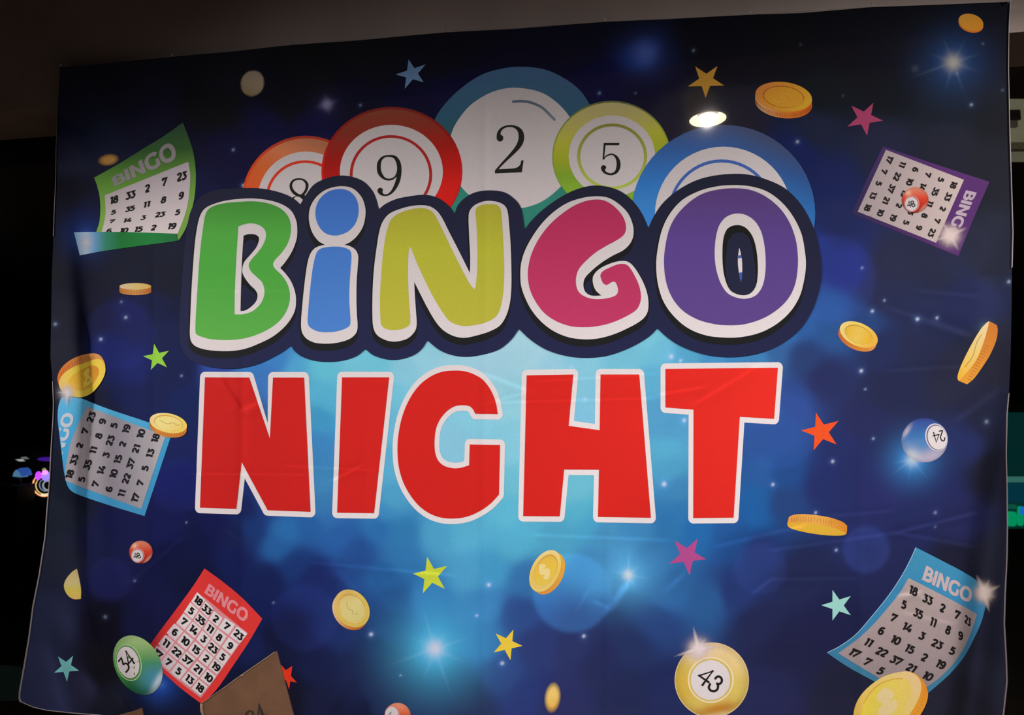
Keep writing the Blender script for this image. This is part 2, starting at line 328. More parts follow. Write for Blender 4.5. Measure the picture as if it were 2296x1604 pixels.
# printed background: observed colours at places on the cloth, fold shade painted in (x, y, r, g, b)
BG = """300 200 11 13 20|500 150 9 11 17|200 300 14 17 26|150 450 18 18 27|160 250 13 15 22|420 350 13 17 36|500 330 11 16 45|330 250 11 14 24|480 250 9 11 17|700 150 9 11 16|820 130 10 11 17|640 230 9 11 20|600 280 10 16 46|800 220 8 11 28
900 260 8 12 38|1000 130 12 12 20|1020 200 10 14 38|700 290 9 15 48|1300 90 18 18 26|1420 60 20 20 26|1350 190 9 14 44|1450 200 9 14 36|1500 150 10 13 32|1440 120 22 34 78|1560 100 14 15 24|1640 130 17 18 26|1650 250 34 32 42|1560 240 48 42 42|1500 250 34 32 44
1760 100 16 18 24|1880 100 18 20 25|2050 50 18 20 25|2180 100 20 24 36|2240 60 20 20 28|2240 250 30 31 38|2120 230 28 32 40|1850 200 24 27 32|1990 200 22 26 32|2000 130 19 23 30|1830 300 33 37 58|1980 320 38 40 62|2120 320 38 40 54|2230 380 38 40 50
1800 340 26 34 82|1850 400 30 38 86|1880 500 36 44 92|1900 600 40 50 128|1830 560 36 52 122|2000 600 46 48 78|2100 600 44 48 76|2230 560 46 48 68|2170 680 42 48 92|2060 700 44 50 90|1980 660 44 48 84|1860 700 44 88 158|1800 720 46 96 168|1760 745 52 112 184|1870 740 44 88 152|1940 730 42 72 132|1980 780 42 50 96|2050 790 44 48 84
1800 800 44 66 120|1740 790 54 100 160|1850 850 44 50 100|1990 880 42 46 84|2140 850 46 46 72|2230 800 42 42 60|2220 950 40 42 68|2170 1000 42 50 102|1950 950 44 48 96|1900 1020 42 50 108|2100 1100 42 46 100|2230 1050 34 34 50|1980 1100 46 48 108|1850 1090 40 50 110|1760 1060 36 78 146|1700 1000 44 82 152|1690 1120 30 96 166|1760 1130 40 70 130
2150 1180 42 44 92|2050 1180 40 46 98|1950 1180 42 48 104|1700 1230 40 56 116|1800 1290 38 44 86|2000 1250 40 44 90|2140 1260 34 34 54|2230 1250 44 44 62|1850 1400 34 36 76|1760 1450 34 36 74|1900 1550 34 36 62|2150 1560 36 36 52|2200 1500 42 44 62|2235 1450 38 38 56
1700 1400 36 42 84|1720 1560 36 40 84|1650 1330 38 56 116|1590 1350 40 90 150|1500 1330 44 100 162|1450 1250 48 112 172|1560 1180 32 106 176|1640 1180 34 90 160|1500 1180 44 116 178|1470 1400 38 66 126|1420 1450 36 50 100|1500 1550 30 42 92|1400 1550 32 42 86|1340 1480 36 44 92|1290 1450 42 52 104|1200 1450 42 56 116
1250 1580 40 46 98|1180 1560 38 54 118|1130 1510 42 66 130|1090 1440 48 112 174|1090 1360 56 126 186|1160 1380 44 74 140|1180 1300 50 112 172|1100 1280 64 150 198|1150 1220 78 166 202|1250 1200 76 162 200|1350 1200 68 142 190|1340 1260 60 128 182|1400 1230 66 140 196|1430 1190 60 134 190|1040 1200 84 170 206|1050 1280 74 156 202
980 1200 74 158 202|900 1200 46 122 180|900 1260 46 116 178|870 1300 34 92 158|960 1340 48 118 182|880 1340 32 74 140|860 1400 30 58 120|1000 1560 32 42 88|900 1500 32 38 82|1050 1580 34 40 84|800 1500 26 32 78|830 1450 26 34 88|720 1500 22 30 72|700 1580 22 28 62|620 1420 20 24 58|770 1420 28 44 102|700 1300 26 40 100
800 1240 34 76 144|760 1200 36 92 164|850 1180 38 106 172|700 1180 34 92 160|640 1190 38 106 172|620 1230 34 92 156|560 1190 24 56 118|530 1200 26 34 82|520 1260 22 30 84|600 1300 22 34 86|660 1270 26 54 116|560 1080 28 44 110|540 1140 24 36 90|480 1180 22 26 80|440 1200 18 22 66|400 1250 18 22 62
580 1380 20 30 84|560 1440 22 32 80|490 1570 18 22 50|600 1560 14 16 32|660 1580 14 18 38|440 1300 18 22 56|350 1350 22 24 66|250 1300 26 26 70|300 1400 20 22 56|240 1400 14 15 26|230 1500 12 13 20|260 1570 20 22 32|300 1580 14 15 24|130 1560 34 36 60|180 1540 36 36 58|100 1500 32 34 56|120 1400 32 34 56|150 1250 32 34 50
130 1150 28 32 44|160 1100 22 26 40|220 1230 26 28 66|270 1180 24 26 70|380 1180 22 26 80|410 1080 22 28 96|400 1000 26 36 92|420 900 24 38 92|300 880 26 34 86|230 950 28 34 62|350 870 26 34 82|410 830 26 34 80|380 740 28 34 78|300 700 28 32 78|240 800 26 34 94|300 840 28 38 104|350 700 26 32 70|200 900 26 28 50
200 700 24 24 46|150 700 30 30 44|140 800 34 34 48|130 600 24 24 32|180 620 22 22 38|300 600 28 30 48|380 620 28 30 46|400 500 22 26 56|380 560 30 32 50|250 600 26 28 44|180 480 20 22 46|420 400 18 22 56|140 350 20 20 30|420 700 26 32 60|520 900 40 50 96
480 835 46 74 160|560 835 52 122 192|620 810 60 130 200|660 830 78 164 212|600 850 62 118 194|720 830 96 188 212|800 830 112 192 214|850 820 108 192 214|800 860 112 178 220|740 900 82 172 208|720 940 60 148 196|710 1000 56 130 190|720 1080 60 132 186|730 1140 54 122 178|700 870 84 174 210|740 1160 44 104 172|600 1120 32 60 130|590 1080 30 50 116
900 830 134 196 220|960 800 150 204 224|960 790 138 200 220|1010 810 156 206 226|1100 810 160 206 226|1160 770 164 208 224|1200 800 164 208 226|1230 820 150 202 224|870 880 112 190 218|860 950 100 182 214|870 1050 84 168 206|880 1120 76 158 202|860 1150 60 138 192|1100 880 156 208 226|1150 900 148 206 224|1060 930 132 200 224|1020 990 134 196 222|1150 980 134 200 222|1160 1080 108 188 212
1150 1150 88 178 208|1140 1000 128 196 220|1310 900 130 196 222|1300 930 126 190 222|1290 1100 106 186 210|1300 1150 84 176 206|1320 1180 70 162 204|1180 1180 82 172 206|1400 810 116 190 216|1300 815 134 198 222|1460 760 120 198 220|1480 780 108 184 216|1540 800 84 166 206|1460 860 92 176 214|1470 930 82 160 206|1500 960 80 156 204|1500 1050 78 160 204|1520 1100 62 134 188|1490 1010 86 172 210|1530 1150 46 120 182
1650 810 62 134 192|1700 805 62 130 190|1600 805 70 146 200|1700 1060 42 92 162|1720 920 48 90 166|1780 900 48 76 148|1750 980 44 82 156|1690 1160 28 96 168|1660 1200 30 80 148"""
bgp = np.array([[float(v) for v in t.split()] for t in BG.replace('\n', '|').split('|')])
bgx, bgy = bgp[:, 0], bgp[:, 1]
VEIL = .0035+.0035*np.clip((650-bgy)/200, 0, 1)*np.clip((bgx-900)/600, 0, 1)   # the pane's own faint reflection, not part of the dye
bgdye = np.maximum(lin(bgp[:, 2:])-VEIL[:, None]*[1.15, 1., .9], .0012)/(E_at(bgx, bgy)[:, None]*TINT)
def bg_base(x, y):
    out = np.zeros((len(x), 3))
    for i in range(0, len(x), 20000):
        xs, ys = x[i:i+20000], y[i:i+20000]
        d2 = (xs[:, None]-bgx)**2+(ys[:, None]-bgy)**2
        w = 1/(d2+24.**2)**2.5; w /= w.sum(1)[:, None]; out[i:i+20000] = np.exp(w@np.log(np.clip(bgdye, 1e-4, 1)))
    return out
BOKEH = [(270, 750, 78, .16, (34, 40, 130)), (1865, 625, 98, .16, (50, 62, 160)), (1745, 965, 88, .12, (60, 92, 180)), (1283, 1330, 88, .38, (56, 128, 196)), (1942, 1233, 52, .28, (54, 80, 160)),
         (1705, 1275, 58, .14, (60, 70, 150)), (683, 1385, 74, .16, (40, 52, 130)), (245, 1300, 48, .14, (34, 40, 100)), (400, 1090, 60, .12, (34, 44, 120)), (2160, 560, 60, .04, (60, 64, 120)), (560, 1010, 60, .1, (40, 60, 140))]
DOTS = [(523, 336, .7, 3), (546, 416, 1.2, 4), (808, 236, .5, 3), (1344, 209, .6, 3.2), (1425, 209, .3, 2.5), (1555, 113, .6, 3), (1788, 318, .9, 3.5), (2178, 235, .6, 3.5), (2204, 98, .2, 3), (2248, 202, .2, 3), (2262, 632, .7, 4), (1933, 601, .6, 2.8), (1956, 698, 1, 3.6),
        (1983, 674, .7, 2.6), (2057, 716, 1.2, 4.4), (2101, 713, .9, 3.4), (1931, 832, 1, 4.2), (1940, 873, .6, 2.4), (1958, 984, .6, 3), (2212, 946, .35, 5), (1867, 1035, .9, 3.8), (1733, 1087, .9, 4), (1829, 1150, .9, 3), (2097, 1150, .4, 4), (1875, 1234, .9, 3), (1489, 1086, 1.3, 6), (1534, 943, 1.2, 5),
        (1311, 896, .7, 3.5), (1505, 800, 1.1, 6), (1526, 809, .9, 4), (1282, 823, .5, 4), (1096, 1312, 1.1, 5), (1069, 1381, .9, 3.2), (1309, 1427, 1, 4), (1126, 1488, 1.3, 4.6), (832, 1423, 1, 4.8), (613, 1352, .5, 2.2), (898, 1515, .7, 2.2), (418, 1172, .45, 2), (407, 843, .6, 2.4), (282, 712, .8, 3.4),
        (226, 761, .9, 3.6), (272, 677, .45, 2.6), (124, 727, .5, 4), (236, 1384, .28, 4.5), (302, 1303, .3, 3), (2146, 165, .2, 3), (2052, 154, .06, 10), (1890, 215, .1, 3), (2097, 1182, .2, 3), (1795, 100, .12, 3)]
def rays_glow(x, y, cx, cy, arms, core, halo):
    """printed sparkle: returns white-core and blue-halo strength"""
    dx, dy = x-cx, y-cy; r = np.hypot(dx, dy)+1e-6; th = np.arctan2(dy, dx); g = 0*r; core_g = gauss(r, core*.8)
    for ang, ln, wd, am in arms:
        dth = (th-math.radians(ang)+math.pi) % (2*math.pi)-math.pi
        perp = np.abs(r*np.sin(dth)); t = np.clip(r/(2.0*ln), 0, 1); g += 1.4*am*(1-t)**1.6*np.exp(-(perp/(wd*(1.1-.8*t)))**1.4)*(np.cos(dth) > 0)
    return g, .62*gauss(r, halo*1.1)+.5*gauss(r, halo*.5), core_g
GLOWS = [  # cx, cy, arms, core, halo, halo colour, halo amount, core colour, core amount
    (975, 1455, [(-107, 55, 3.5, .8), (-57, 34, 4, .5), (-18, 50, 3.5, .6), (25, 45, 4, .7), (71, 65, 3, .7), (110, 45, 4, .5), (160, 62, 3.5, .6), (205, 32, 5, .5)], 16, 66, (70, 168, 236), .95, (200, 200, 222), .95),
    (1408, 1290, [(-87, 34, 3, .9), (-40, 22, 4, .6), (-165, 24, 3.5, .7), (10, 30, 3.5, .6), (60, 22, 4, .5), (95, 26, 3.5, .5), (140, 18, 4, .5)], 10, 44, (92, 172, 226), .8, (206, 216, 230), .98),
    (2137, 140, [(-112, 40, 3, .6), (-62, 34, 3, .6), (-18, 38, 4, .6), (20, 36, 4, .6), (70, 44, 3, .6), (105, 38, 4, .6), (160, 62, 3, .5), (200, 34, 4, .5)], 15, 46, (28, 62, 112), .75, (150, 140, 130), .95),
    (733, 234, [(-100, 15, 7, .9), (-18, 17, 7, .9), (78, 15, 7, .9), (165, 17, 7, .9)], 9, 20, (26, 24, 50), .5, (88, 78, 104), 1.0),
    (1447, 118, [(110, 24, 4, .25), (-20, 24, 5, .2)], 22, 34, (26, 38, 86), .6, (46, 58, 106), .6),
    (2045, 1032, [(172, 26, 3, .8), (145, 34, 2.5, .7), (100, 26, 4, .5), (50, 32, 2.5, .7), (-100, 20, 3, .5)], 12, 34, (62, 142, 214), .85, (190, 204, 216), .9),
    (360, 1535, [(60, 14, 4, .4)], 8, 30, (26, 66, 150), .75, (60, 100, 170), .5),
    (192, 530, [(-60, 14, 5, .3), (60, 14, 5, .3)], 10, 30, (22, 52, 122), .7, (60, 90, 150), .3),
    (2210, 737, [(-120, 7, 3, .6), (-90, 8, 3, .6)], 8, 12, (70, 90, 110), .5, (110, 140, 150), .6)]
def twinkle(x, y, cx, cy, core, arms, soft=4.):
    dx, dy = x-cx, y-cy; r = np.hypot(dx, dy)+1e-6; th = np.arctan2(dy, dx); g = 1/(1+np.exp((r-core)/soft))
    for ang, ln, wd in arms:
        dth = (th-math.radians(ang)+math.pi) % (2*math.pi)-math.pi; t = np.clip(r*np.cos(dth)/ln, 0, 1); perp = np.abs(r*np.sin(dth))
        g = np.maximum(g, gauss(perp, wd*(1-t)**1.4+.5)*(np.cos(dth) > 0)*np.clip(1.25*(1-t)**.8, 0, 1))
    return np.clip(g, 0, 1)
def mottle(x, y):
    a = np.zeros(len(x)); r_ = np.random.default_rng(3)
    for k in range(14):
        f = 2*math.pi/(60+40*k*r_.random()+30); t = r_.random()*6.28; a += np.sin((x*math.cos(t)+y*math.sin(t))*f+r_.random()*6.28)/14
    return a
def background(x, y):
    c = bg_base(x, y); e = E_at(x, y)[:, None]*TINT
    c *= (1+.10*mottle(x, y))[:, None]; lm = c.mean(1, keepdims=True); c = .96*c*np.clip(lm/.12, .3, 3)**.06; c = np.clip(lm+(c-lm)*.97, 0, 1)
    for bx, by, r, am, col in BOKEH:
        d = np.hypot(x-bx, y-by); m = am*(1/(1+np.exp((d-r)/2.5)))*(.55+.45*np.clip(d/r, 0, 1)); t = np.clip(lin(col)/(E_at(bx, by)[0]*TINT), 0, .8); c = c+(t*m[:, None])*.9
    for cx, cy, arms, core, halo, hc, ha, cc, ca in GLOWS:
        m = np.hypot(x-cx, y-cy) < 260
        g, h, k_ = rays_glow(x[m], y[m], cx, cy, arms, core, halo); ee = E_at(cx, cy)[0]*TINT
        q = c[m]; h = np.clip(h*ha, 0, 1)[:, None]; q = q*(1-h)+h*np.maximum(q, np.clip(lin(hc)*1.15/ee, 0, .85)); g = np.clip(g*ca, 0, 1)[:, None]*.75; k_ = np.clip(k_*ca, 0, 1)[:, None]; rc = np.clip((.45*lin(hc)+.55*lin(cc)*[.55, .9, 1.15])/ee, 0, .85)
        q = q*(1-g)+g*rc; c[m] = q*(1-k_)+k_*np.clip(lin(cc)/ee, 0, .85)
    for bx, by, am, r in DOTS:
        m = np.hypot(x-bx, y-by) < 30; d = np.hypot(x[m]-bx, y[m]-by); q = c[m]; hb = np.array([.10, .22, .65])
        q = q+(.17*min(am, 1)*gauss(d, r*1.6))[:, None]*hb; k = np.clip(min(am, 1)*1.0*gauss(d, r*.55), 0, 1)[:, None]; c[m] = q*(1-k)+k*np.array([.56, .68, .84])
    return np.clip(c, .0008, .85)
NX, NY = 800, 580
S_, V_ = np.meshgrid(np.linspace(0, 1, NX), np.linspace(0, 1, NY)); cx_, cy_ = cloth_xy(S_.ravel(), V_.ravel())
idx = np.arange(NX*NY).reshape(NY, NX)
quads = np.stack([idx[1:, :-1], idx[1:, 1:], idx[:-1, 1:], idx[:-1, :-1]], -1).reshape(-1, 4)
mesh_obj('cloth', on_cloth(cx_, cy_, 0), np.ascontiguousarray(quads), DYE, banner, np.c_[background(cx_, cy_), np.ones(len(cx_))], loc=ROOTLOC)['label'] = 'dark blue cloth printed with light blue glow and sparkles'
# stitched hem: overlock thread along the sides
def stitching(path, w0, step=3.1):
    p = np.array(path, float); d = np.r_[0, np.cumsum(np.hypot(*np.diff(p, axis=0).T))]; s = np.arange(0, d[-1], step)
    x = np.interp(s, d, p[:, 0]); y = np.interp(s, d, p[:, 1]); tx = np.gradient(x); ty = np.gradient(y); l = np.hypot(tx, ty); tx /= l; ty /= l; nx, ny = -ty, tx
    V = []; Fc = []
    for i in range(len(s)):
        ww = .84*(w0[0]+(w0[1]-w0[0])*s[i]/d[-1])/2
        a = np.array([x[i]-nx[i]*ww-tx[i]*1.3, y[i]-ny[i]*ww-ty[i]*1.3]); b = np.array([x[i]+nx[i]*ww+tx[i]*1.3, y[i]+ny[i]*ww+ty[i]*1.3]); h = np.array([tx[i], ty[i]])*1.15
        q = np.array([a-h, a+h, (a+b)/2-h*1.1, (a+b)/2+h*1.1, b-h, b+h]); lay = relief(q[:, 0], q[:, 1])+np.array([.0002, .0002, .0024, .0024, .0002, .0002])
        P3 = pts(q[:, 0], q[:, 1], lay); n0 = len(V); V.extend(P3); Fc += [[n0, n0+1, n0+3, n0+2], [n0+2, n0+3, n0+5, n0+4]]
    return V, Fc
THREAD = material('hem_thread', (.52, .47, .47), .8)
for nm, path, w0 in (('hem_stitching', [(134, 150), (129, 238), (126, 330), (125, 400), (122, 470), (120, 530)], (1.6, 2.6)), ('hem_stitching', [(118, 856), (120, 905), (119, 940), (115, 1000), (111, 1080), (105, 1150), (101, 1205), (88, 1290), (74, 1360), (65, 1430), (53, 1500), (44, 1550), (43, 1566), (46, 1574)], (2.5, 4.6)),
                     ('hem_stitching', [(44, 1573), (58, 1580), (75, 1587), (105, 1594), (160, 1600), (215, 1604), (290, 1612), (420, 1632)], (3.6, 3.6)), ('hem_stitching', [(2265, 4), (2262, 60), (2261, 150), (2264, 300), (2268, 420), (2271, 520), (2269, 602)], (2.4, 3.6)),
                     ('hem_stitching', [(2262, 884), (2258, 930), (2256, 1020), (2258, 1100), (2259, 1180), (2258, 1250), (2254, 1330), (2252, 1400), (2256, 1470), (2258, 1530), (2250, 1604), (2246, 1650)], (3.2, 4.4)), ('hem_stitching', [(137, 150), (387, 127), (652, 101), (995, 73), (1357, 49), (1682, 33), (1955, 16), (2265, 4)], (1.2, 1.2))):
    V, Fc = stitching(path, w0); mesh_obj(nm, V, Fc, THREAD, banner, loc=ROOTLOC, smooth=False)['label'] = 'pale grey overlock thread along the edge'

# ------------------------------------------------------------------ printed balls behind the word
def sub(o, *a, **k): return layer(*a, **k)
def part(name, *a, label=None, **k):
    o = layer(name, *a, **k)
    if label: o['label'] = label
    return o
def child(p, name, groups, color, lay, **k):
    o = layer(name, groups, color, lay, banner, **k); o.parent = p; o.location = (0, 0, 0); return o
INK = (22, 24, 22)
T8 = (520, 130, 4); T9 = (950, 130, 4); T10 = (1380, 230, 4)
def vfield(y0, y1): return lambda x, y: np.clip((y-y0)/(y1-y0), 0, 1)
tealE = closed([(1172, 150), (1225, 157), (1275, 182), (1308, 212), (1332, 260), (1342, 330), (1318, 420), (1262, 485), (1170, 522), (1080, 515), (1010, 485), (965, 410), (958, 320), (980, 258), (1020, 210), (1075, 170), (1125, 154)])
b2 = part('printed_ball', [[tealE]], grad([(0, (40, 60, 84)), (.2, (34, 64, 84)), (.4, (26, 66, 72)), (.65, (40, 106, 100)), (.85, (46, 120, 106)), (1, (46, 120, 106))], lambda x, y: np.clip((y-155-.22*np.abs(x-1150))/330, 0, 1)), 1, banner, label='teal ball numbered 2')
child(b2, 'ball_face', [[closed([(1162, 197), (1225, 213), (1279, 265), (1297, 330), (1285, 385), (1256, 420), (1215, 452), (1167, 467), (1110, 463), (1060, 443), (1030, 413), (1005, 360), (1012, 300), (1032, 262), (1062, 230), (1110, 204)])]], WHITE, 2)
child(b2, 'highlight', [stroke([(1151, 228), (1170, 227), (1190, 230), (1215, 241), (1232, 257), (1243, 268)], 6), [ell(1151, 228, 3, 3)], [ell(1243, 268, 3, 3)]], flatgrad([(0, (64, 70, 84)), (1, (78, 92, 96))], vfield(225, 270), (1200, 245)), 3, grid=0)
child(b2, 'ball_number', [[Z(*T9, [(790, 602), (850, 618), (888, 655), (901, 705), (893, 758), (862, 810), (805, 868), (740, 928), (690, 978), (672, 998, 1), (760, 994), (828, 986), (862, 962), (876, 919, 1), (896, 918, 1), (880, 1026, 1), (640, 1036, 1), (638, 1010, 1), (700, 938), (775, 855), (828, 785), (850, 725), (847, 672), (825, 637), (785, 620), (735, 626), (700, 650), (690, 684), (712, 705), (708, 738), (683, 750), (660, 737), (654, 705), (664, 660), (695, 625), (740, 606)])]], INK, 3, grid=0)
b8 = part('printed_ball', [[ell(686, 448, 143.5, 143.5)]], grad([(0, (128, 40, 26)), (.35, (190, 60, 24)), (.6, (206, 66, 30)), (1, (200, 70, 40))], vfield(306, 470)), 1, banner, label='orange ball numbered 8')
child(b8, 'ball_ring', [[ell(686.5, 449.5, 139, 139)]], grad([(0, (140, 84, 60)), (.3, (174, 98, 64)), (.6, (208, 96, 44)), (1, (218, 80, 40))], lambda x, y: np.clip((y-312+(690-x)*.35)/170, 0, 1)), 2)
child(b8, 'ball_face', [[ell(686, 448, 108.5, 108)]], WHITE, 3)
child(b8, 'face_ring', [[ell(684, 448, 89, 88.5), ell(684, 448, 83, 82.5)]], (196, 50, 30), 4, grid=0, ref=(620, 400))
child(b8, 'ball_number', [[Z(*T8, [(605, 1079), (655, 1092), (686, 1133), (676, 1190), (638, 1238), (600, 1247), (550, 1220), (521, 1175), (519, 1130), (550, 1090)]), Z(*T8, [(605, 1094), (640, 1104), (660, 1137), (652, 1185), (618, 1224), (588, 1214), (552, 1180), (540, 1140), (560, 1105)])],
      [Z(*T8, [(580, 1236), (640, 1225), (690, 1280), (680, 1350), (600, 1380), (530, 1350), (520, 1290), (545, 1252)]), Z(*T8, [(588, 1240), (622, 1260), (655, 1300), (650, 1350), (600, 1366), (550, 1340), (540, 1290), (560, 1255)])]], INK, 4, grid=0)
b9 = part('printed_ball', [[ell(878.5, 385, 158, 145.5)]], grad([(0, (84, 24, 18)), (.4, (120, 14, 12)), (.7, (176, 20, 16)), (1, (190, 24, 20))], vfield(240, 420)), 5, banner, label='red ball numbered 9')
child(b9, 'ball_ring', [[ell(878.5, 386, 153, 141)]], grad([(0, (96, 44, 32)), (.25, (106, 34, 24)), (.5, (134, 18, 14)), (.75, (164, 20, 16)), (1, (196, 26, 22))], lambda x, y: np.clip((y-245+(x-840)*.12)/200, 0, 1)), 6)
child(b9, 'ball_face', [[ell(877.5, 385, 115.5, 105)]], WHITE, 7)
child(b9, 'face_ring', [[ell(876.5, 392, 92.5, 89), ell(876.5, 392, 86, 83)]], (150, 30, 32), 8, grid=0)
child(b9, 'ball_number', [[Z(*T8, [(1415, 870), (1470, 880), (1507, 925), (1521, 990), (1517, 1060), (1500, 1125), (1460, 1192), (1410, 1232), (1360, 1239), (1322, 1222), (1305, 1192), (1315, 1170), (1335, 1165), (1354, 1180), (1350, 1203), (1362, 1220), (1392, 1222), (1430, 1188), (1462, 1120), (1478, 1064, 1), (1442, 1093), (1395, 1100), (1345, 1080), (1310, 1040), (1299, 985), (1308, 930), (1348, 884)]), Z(*T8, [(1415, 888), (1452, 902), (1476, 950), (1480, 1010), (1460, 1060), (1420, 1082), (1375, 1073), (1345, 1030), (1335, 980), (1345, 920), (1375, 892)])]], INK, 8, grid=0)
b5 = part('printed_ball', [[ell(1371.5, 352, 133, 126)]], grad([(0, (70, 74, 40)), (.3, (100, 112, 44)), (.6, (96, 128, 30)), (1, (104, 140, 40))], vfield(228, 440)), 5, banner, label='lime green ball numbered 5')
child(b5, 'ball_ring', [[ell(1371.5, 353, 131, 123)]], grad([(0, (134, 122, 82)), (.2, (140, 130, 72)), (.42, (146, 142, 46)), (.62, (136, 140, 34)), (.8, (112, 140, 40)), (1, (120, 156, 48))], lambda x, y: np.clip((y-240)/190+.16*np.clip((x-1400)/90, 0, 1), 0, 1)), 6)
child(b5, 'ball_face', [[ell(1372, 350, 97, 91)]], WHITE, 7)
child(b5, 'face_ring', [[ell(1372.5, 351, 78.5, 74), ell(1372.5, 351, 71.5, 67.5)]], flatgrad([(0, (116, 110, 50)), (1, (146, 158, 62))], vfield(280, 425), (1372, 351)), 8, grid=6)
child(b5, 'ball_number', [[Z(*T9, [(1615, 762, 1), (1757, 762, 1), (1752, 783, 1), (1631, 783, 1), (1619, 888, 1), (1650, 866), (1690, 858), (1735, 880), (1763, 930), (1762, 985), (1740, 1028), (1700, 1050), (1660, 1051), (1620, 1036), (1595, 1007), (1591, 980), (1608, 962), (1632, 970), (1636, 988), (1625, 1005), (1643, 1025), (1680, 1034), (1715, 1015), (1730, 960), (1722, 905), (1695, 873), (1660, 876), (1630, 893), (1618, 912, 1), (1604, 912, 1)])]], INK, 8, grid=0)
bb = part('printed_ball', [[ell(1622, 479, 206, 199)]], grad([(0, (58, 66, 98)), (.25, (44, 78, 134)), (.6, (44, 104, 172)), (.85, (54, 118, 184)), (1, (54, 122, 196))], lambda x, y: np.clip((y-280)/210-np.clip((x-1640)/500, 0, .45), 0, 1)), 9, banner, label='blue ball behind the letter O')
child(bb, 'ball_face', [[ell(1622, 481, 153.5, 152)]], WHITE, 10)
child(bb, 'face_ring', [[ell(1618, 481, 120.5, 123.5), ell(1618, 481, 114, 116.5)]], (58, 86, 152), 11, grid=0, ref=(1620, 362))

# ------------------------------------------------------------------ the word BINGO
NAVY_OUT = closed([(402, 755), (403, 700), (409, 620), (416, 540), (423, 490), (433, 462), (452, 440), (482, 427), (520, 423), (575, 422), (610, 427), (640, 436), (660, 447), (673, 459, 1), (686, 437), (704, 414), (729, 401), (757, 394), (787, 396), (815, 407), (835, 428), (844, 448), (849.5, 469, 1), (865, 457), (890, 446), (920, 440), (950, 437), (975, 441), (995, 452), (1010, 466), (1019, 480, 1), (1027, 460), (1045, 442), (1067, 431), (1097, 427), (1130, 431), (1152, 445), (1166, 462), (1172, 485), (1176, 515, 1), (1190, 497), (1212, 475), (1245, 450), (1280, 430), (1312, 419), (1337, 416), (1367, 420), (1395, 431), (1420, 452), (1440, 480), (1454, 511, 1), (1465, 487), (1485, 457), (1515, 430), (1555, 407), (1595, 395), (1642, 390), (1680, 392), (1717, 402), (1755, 419), (1780, 440), (1802, 467), (1821, 503), (1835, 545), (1842, 590), (1841, 632), (1831, 673), (1817, 706), (1795, 738), (1762, 766), (1720, 787), (1675, 798), (1637, 801), (1595, 798), (1555, 788), (1520, 773), (1495, 756), (1474, 736.5, 1), (1458, 753), (1430, 771), (1398, 786), (1360, 798), (1323, 802), (1288, 801), (1248, 793), (1218, 781), (1188, 761), (1163.5, 738, 1), (1147, 761), (1120, 783), (1082, 795), (1045, 800), (1012, 796), (985, 785), (958, 763.5, 1), (947, 781), (930, 795), (905, 804), (882, 807), (862, 805), (837, 797), (819, 783, 1), (800, 798), (770, 808), (735, 811.5), (700, 808), (675, 799), (660, 787), (652, 775, 1), (635, 788), (612, 801), (585, 814), (550, 824), (517, 827), (475, 824), (445, 816), (421, 802), (407, 781)])
back = part('lettering_backing', [[NAVY_OUT]], grad([(0, (26, 28, 46)), (.5, (32, 34, 60)), (1, (36, 38, 74))], vfield(400, 800)), 12, banner, grid=10, label='navy outline field around the word BINGO')
T1 = (400, 401, 4); T2 = (800, 401, 4); T3 = (1148, 401, 4); T4 = (1400, 401, 4)
wB = Z(*T1, [(200, 320), (240, 265), (320, 225), (430, 195), (560, 180), (680, 177), (820, 195), (930, 230), (1010, 285), (1055, 370), (1066, 450), (1060, 540), (1020, 650), (960, 745), (913, 800, 1), (960, 850), (1010, 920), (1045, 1010), (1055, 1090), (1045, 1180), (1000, 1270), (930, 1350), (840, 1420), (720, 1480), (600, 1525), (480, 1545), (350, 1545), (230, 1530), (150, 1500), (115, 1460), (103, 1400), (105, 1300), (115, 1050), (130, 800), (150, 560), (175, 400)])
wI = Z(*T1, [(1450, 67), (1560, 85), (1640, 160), (1674, 250), (1677, 330), (1655, 430), (1605, 510), (1545, 565), (1490, 593, 1), (1540, 605), (1590, 640), (1612, 690), (1610, 770), (1600, 900), (1597, 1050), (1600, 1200), (1607, 1335), (1590, 1390), (1530, 1440), (1420, 1472), (1320, 1480), (1220, 1470), (1150, 1435), (1110, 1380), (1100, 1300), (1110, 1150), (1130, 950), (1155, 770), (1180, 680), (1215, 630), (1260, 605), (1313, 592, 1), (1258, 560), (1205, 490), (1175, 400), (1171, 310), (1190, 235), (1245, 155), (1330, 95)])
wN = Z(*T2, [(205, 460), (235, 380), (290, 315), (390, 270), (500, 243), (600, 238), (660, 250), (720, 290), (770, 360), (830, 480), (920, 655), (1015, 847, 1), (1017, 700), (1007, 500), (1003, 330), (1017, 280), (1060, 235), (1130, 205), (1190, 198), (1270, 210), (1325, 240), (1352, 290), (1365, 400), (1380, 600), (1387, 850), (1385, 1000), (1370, 1130), (1335, 1240), (1280, 1320), (1190, 1370), (1080, 1405), (970, 1427), (880, 1415), (790, 1370), (720, 1300), (640, 1170), (570, 1035), (515, 925, 1), (520, 1030), (530, 1180), (537, 1310), (520, 1370), (460, 1430), (380, 1457), (310, 1460), (240, 1440), (180, 1400), (150, 1340), (140, 1240), (142, 1000), (155, 800), (180, 600)])
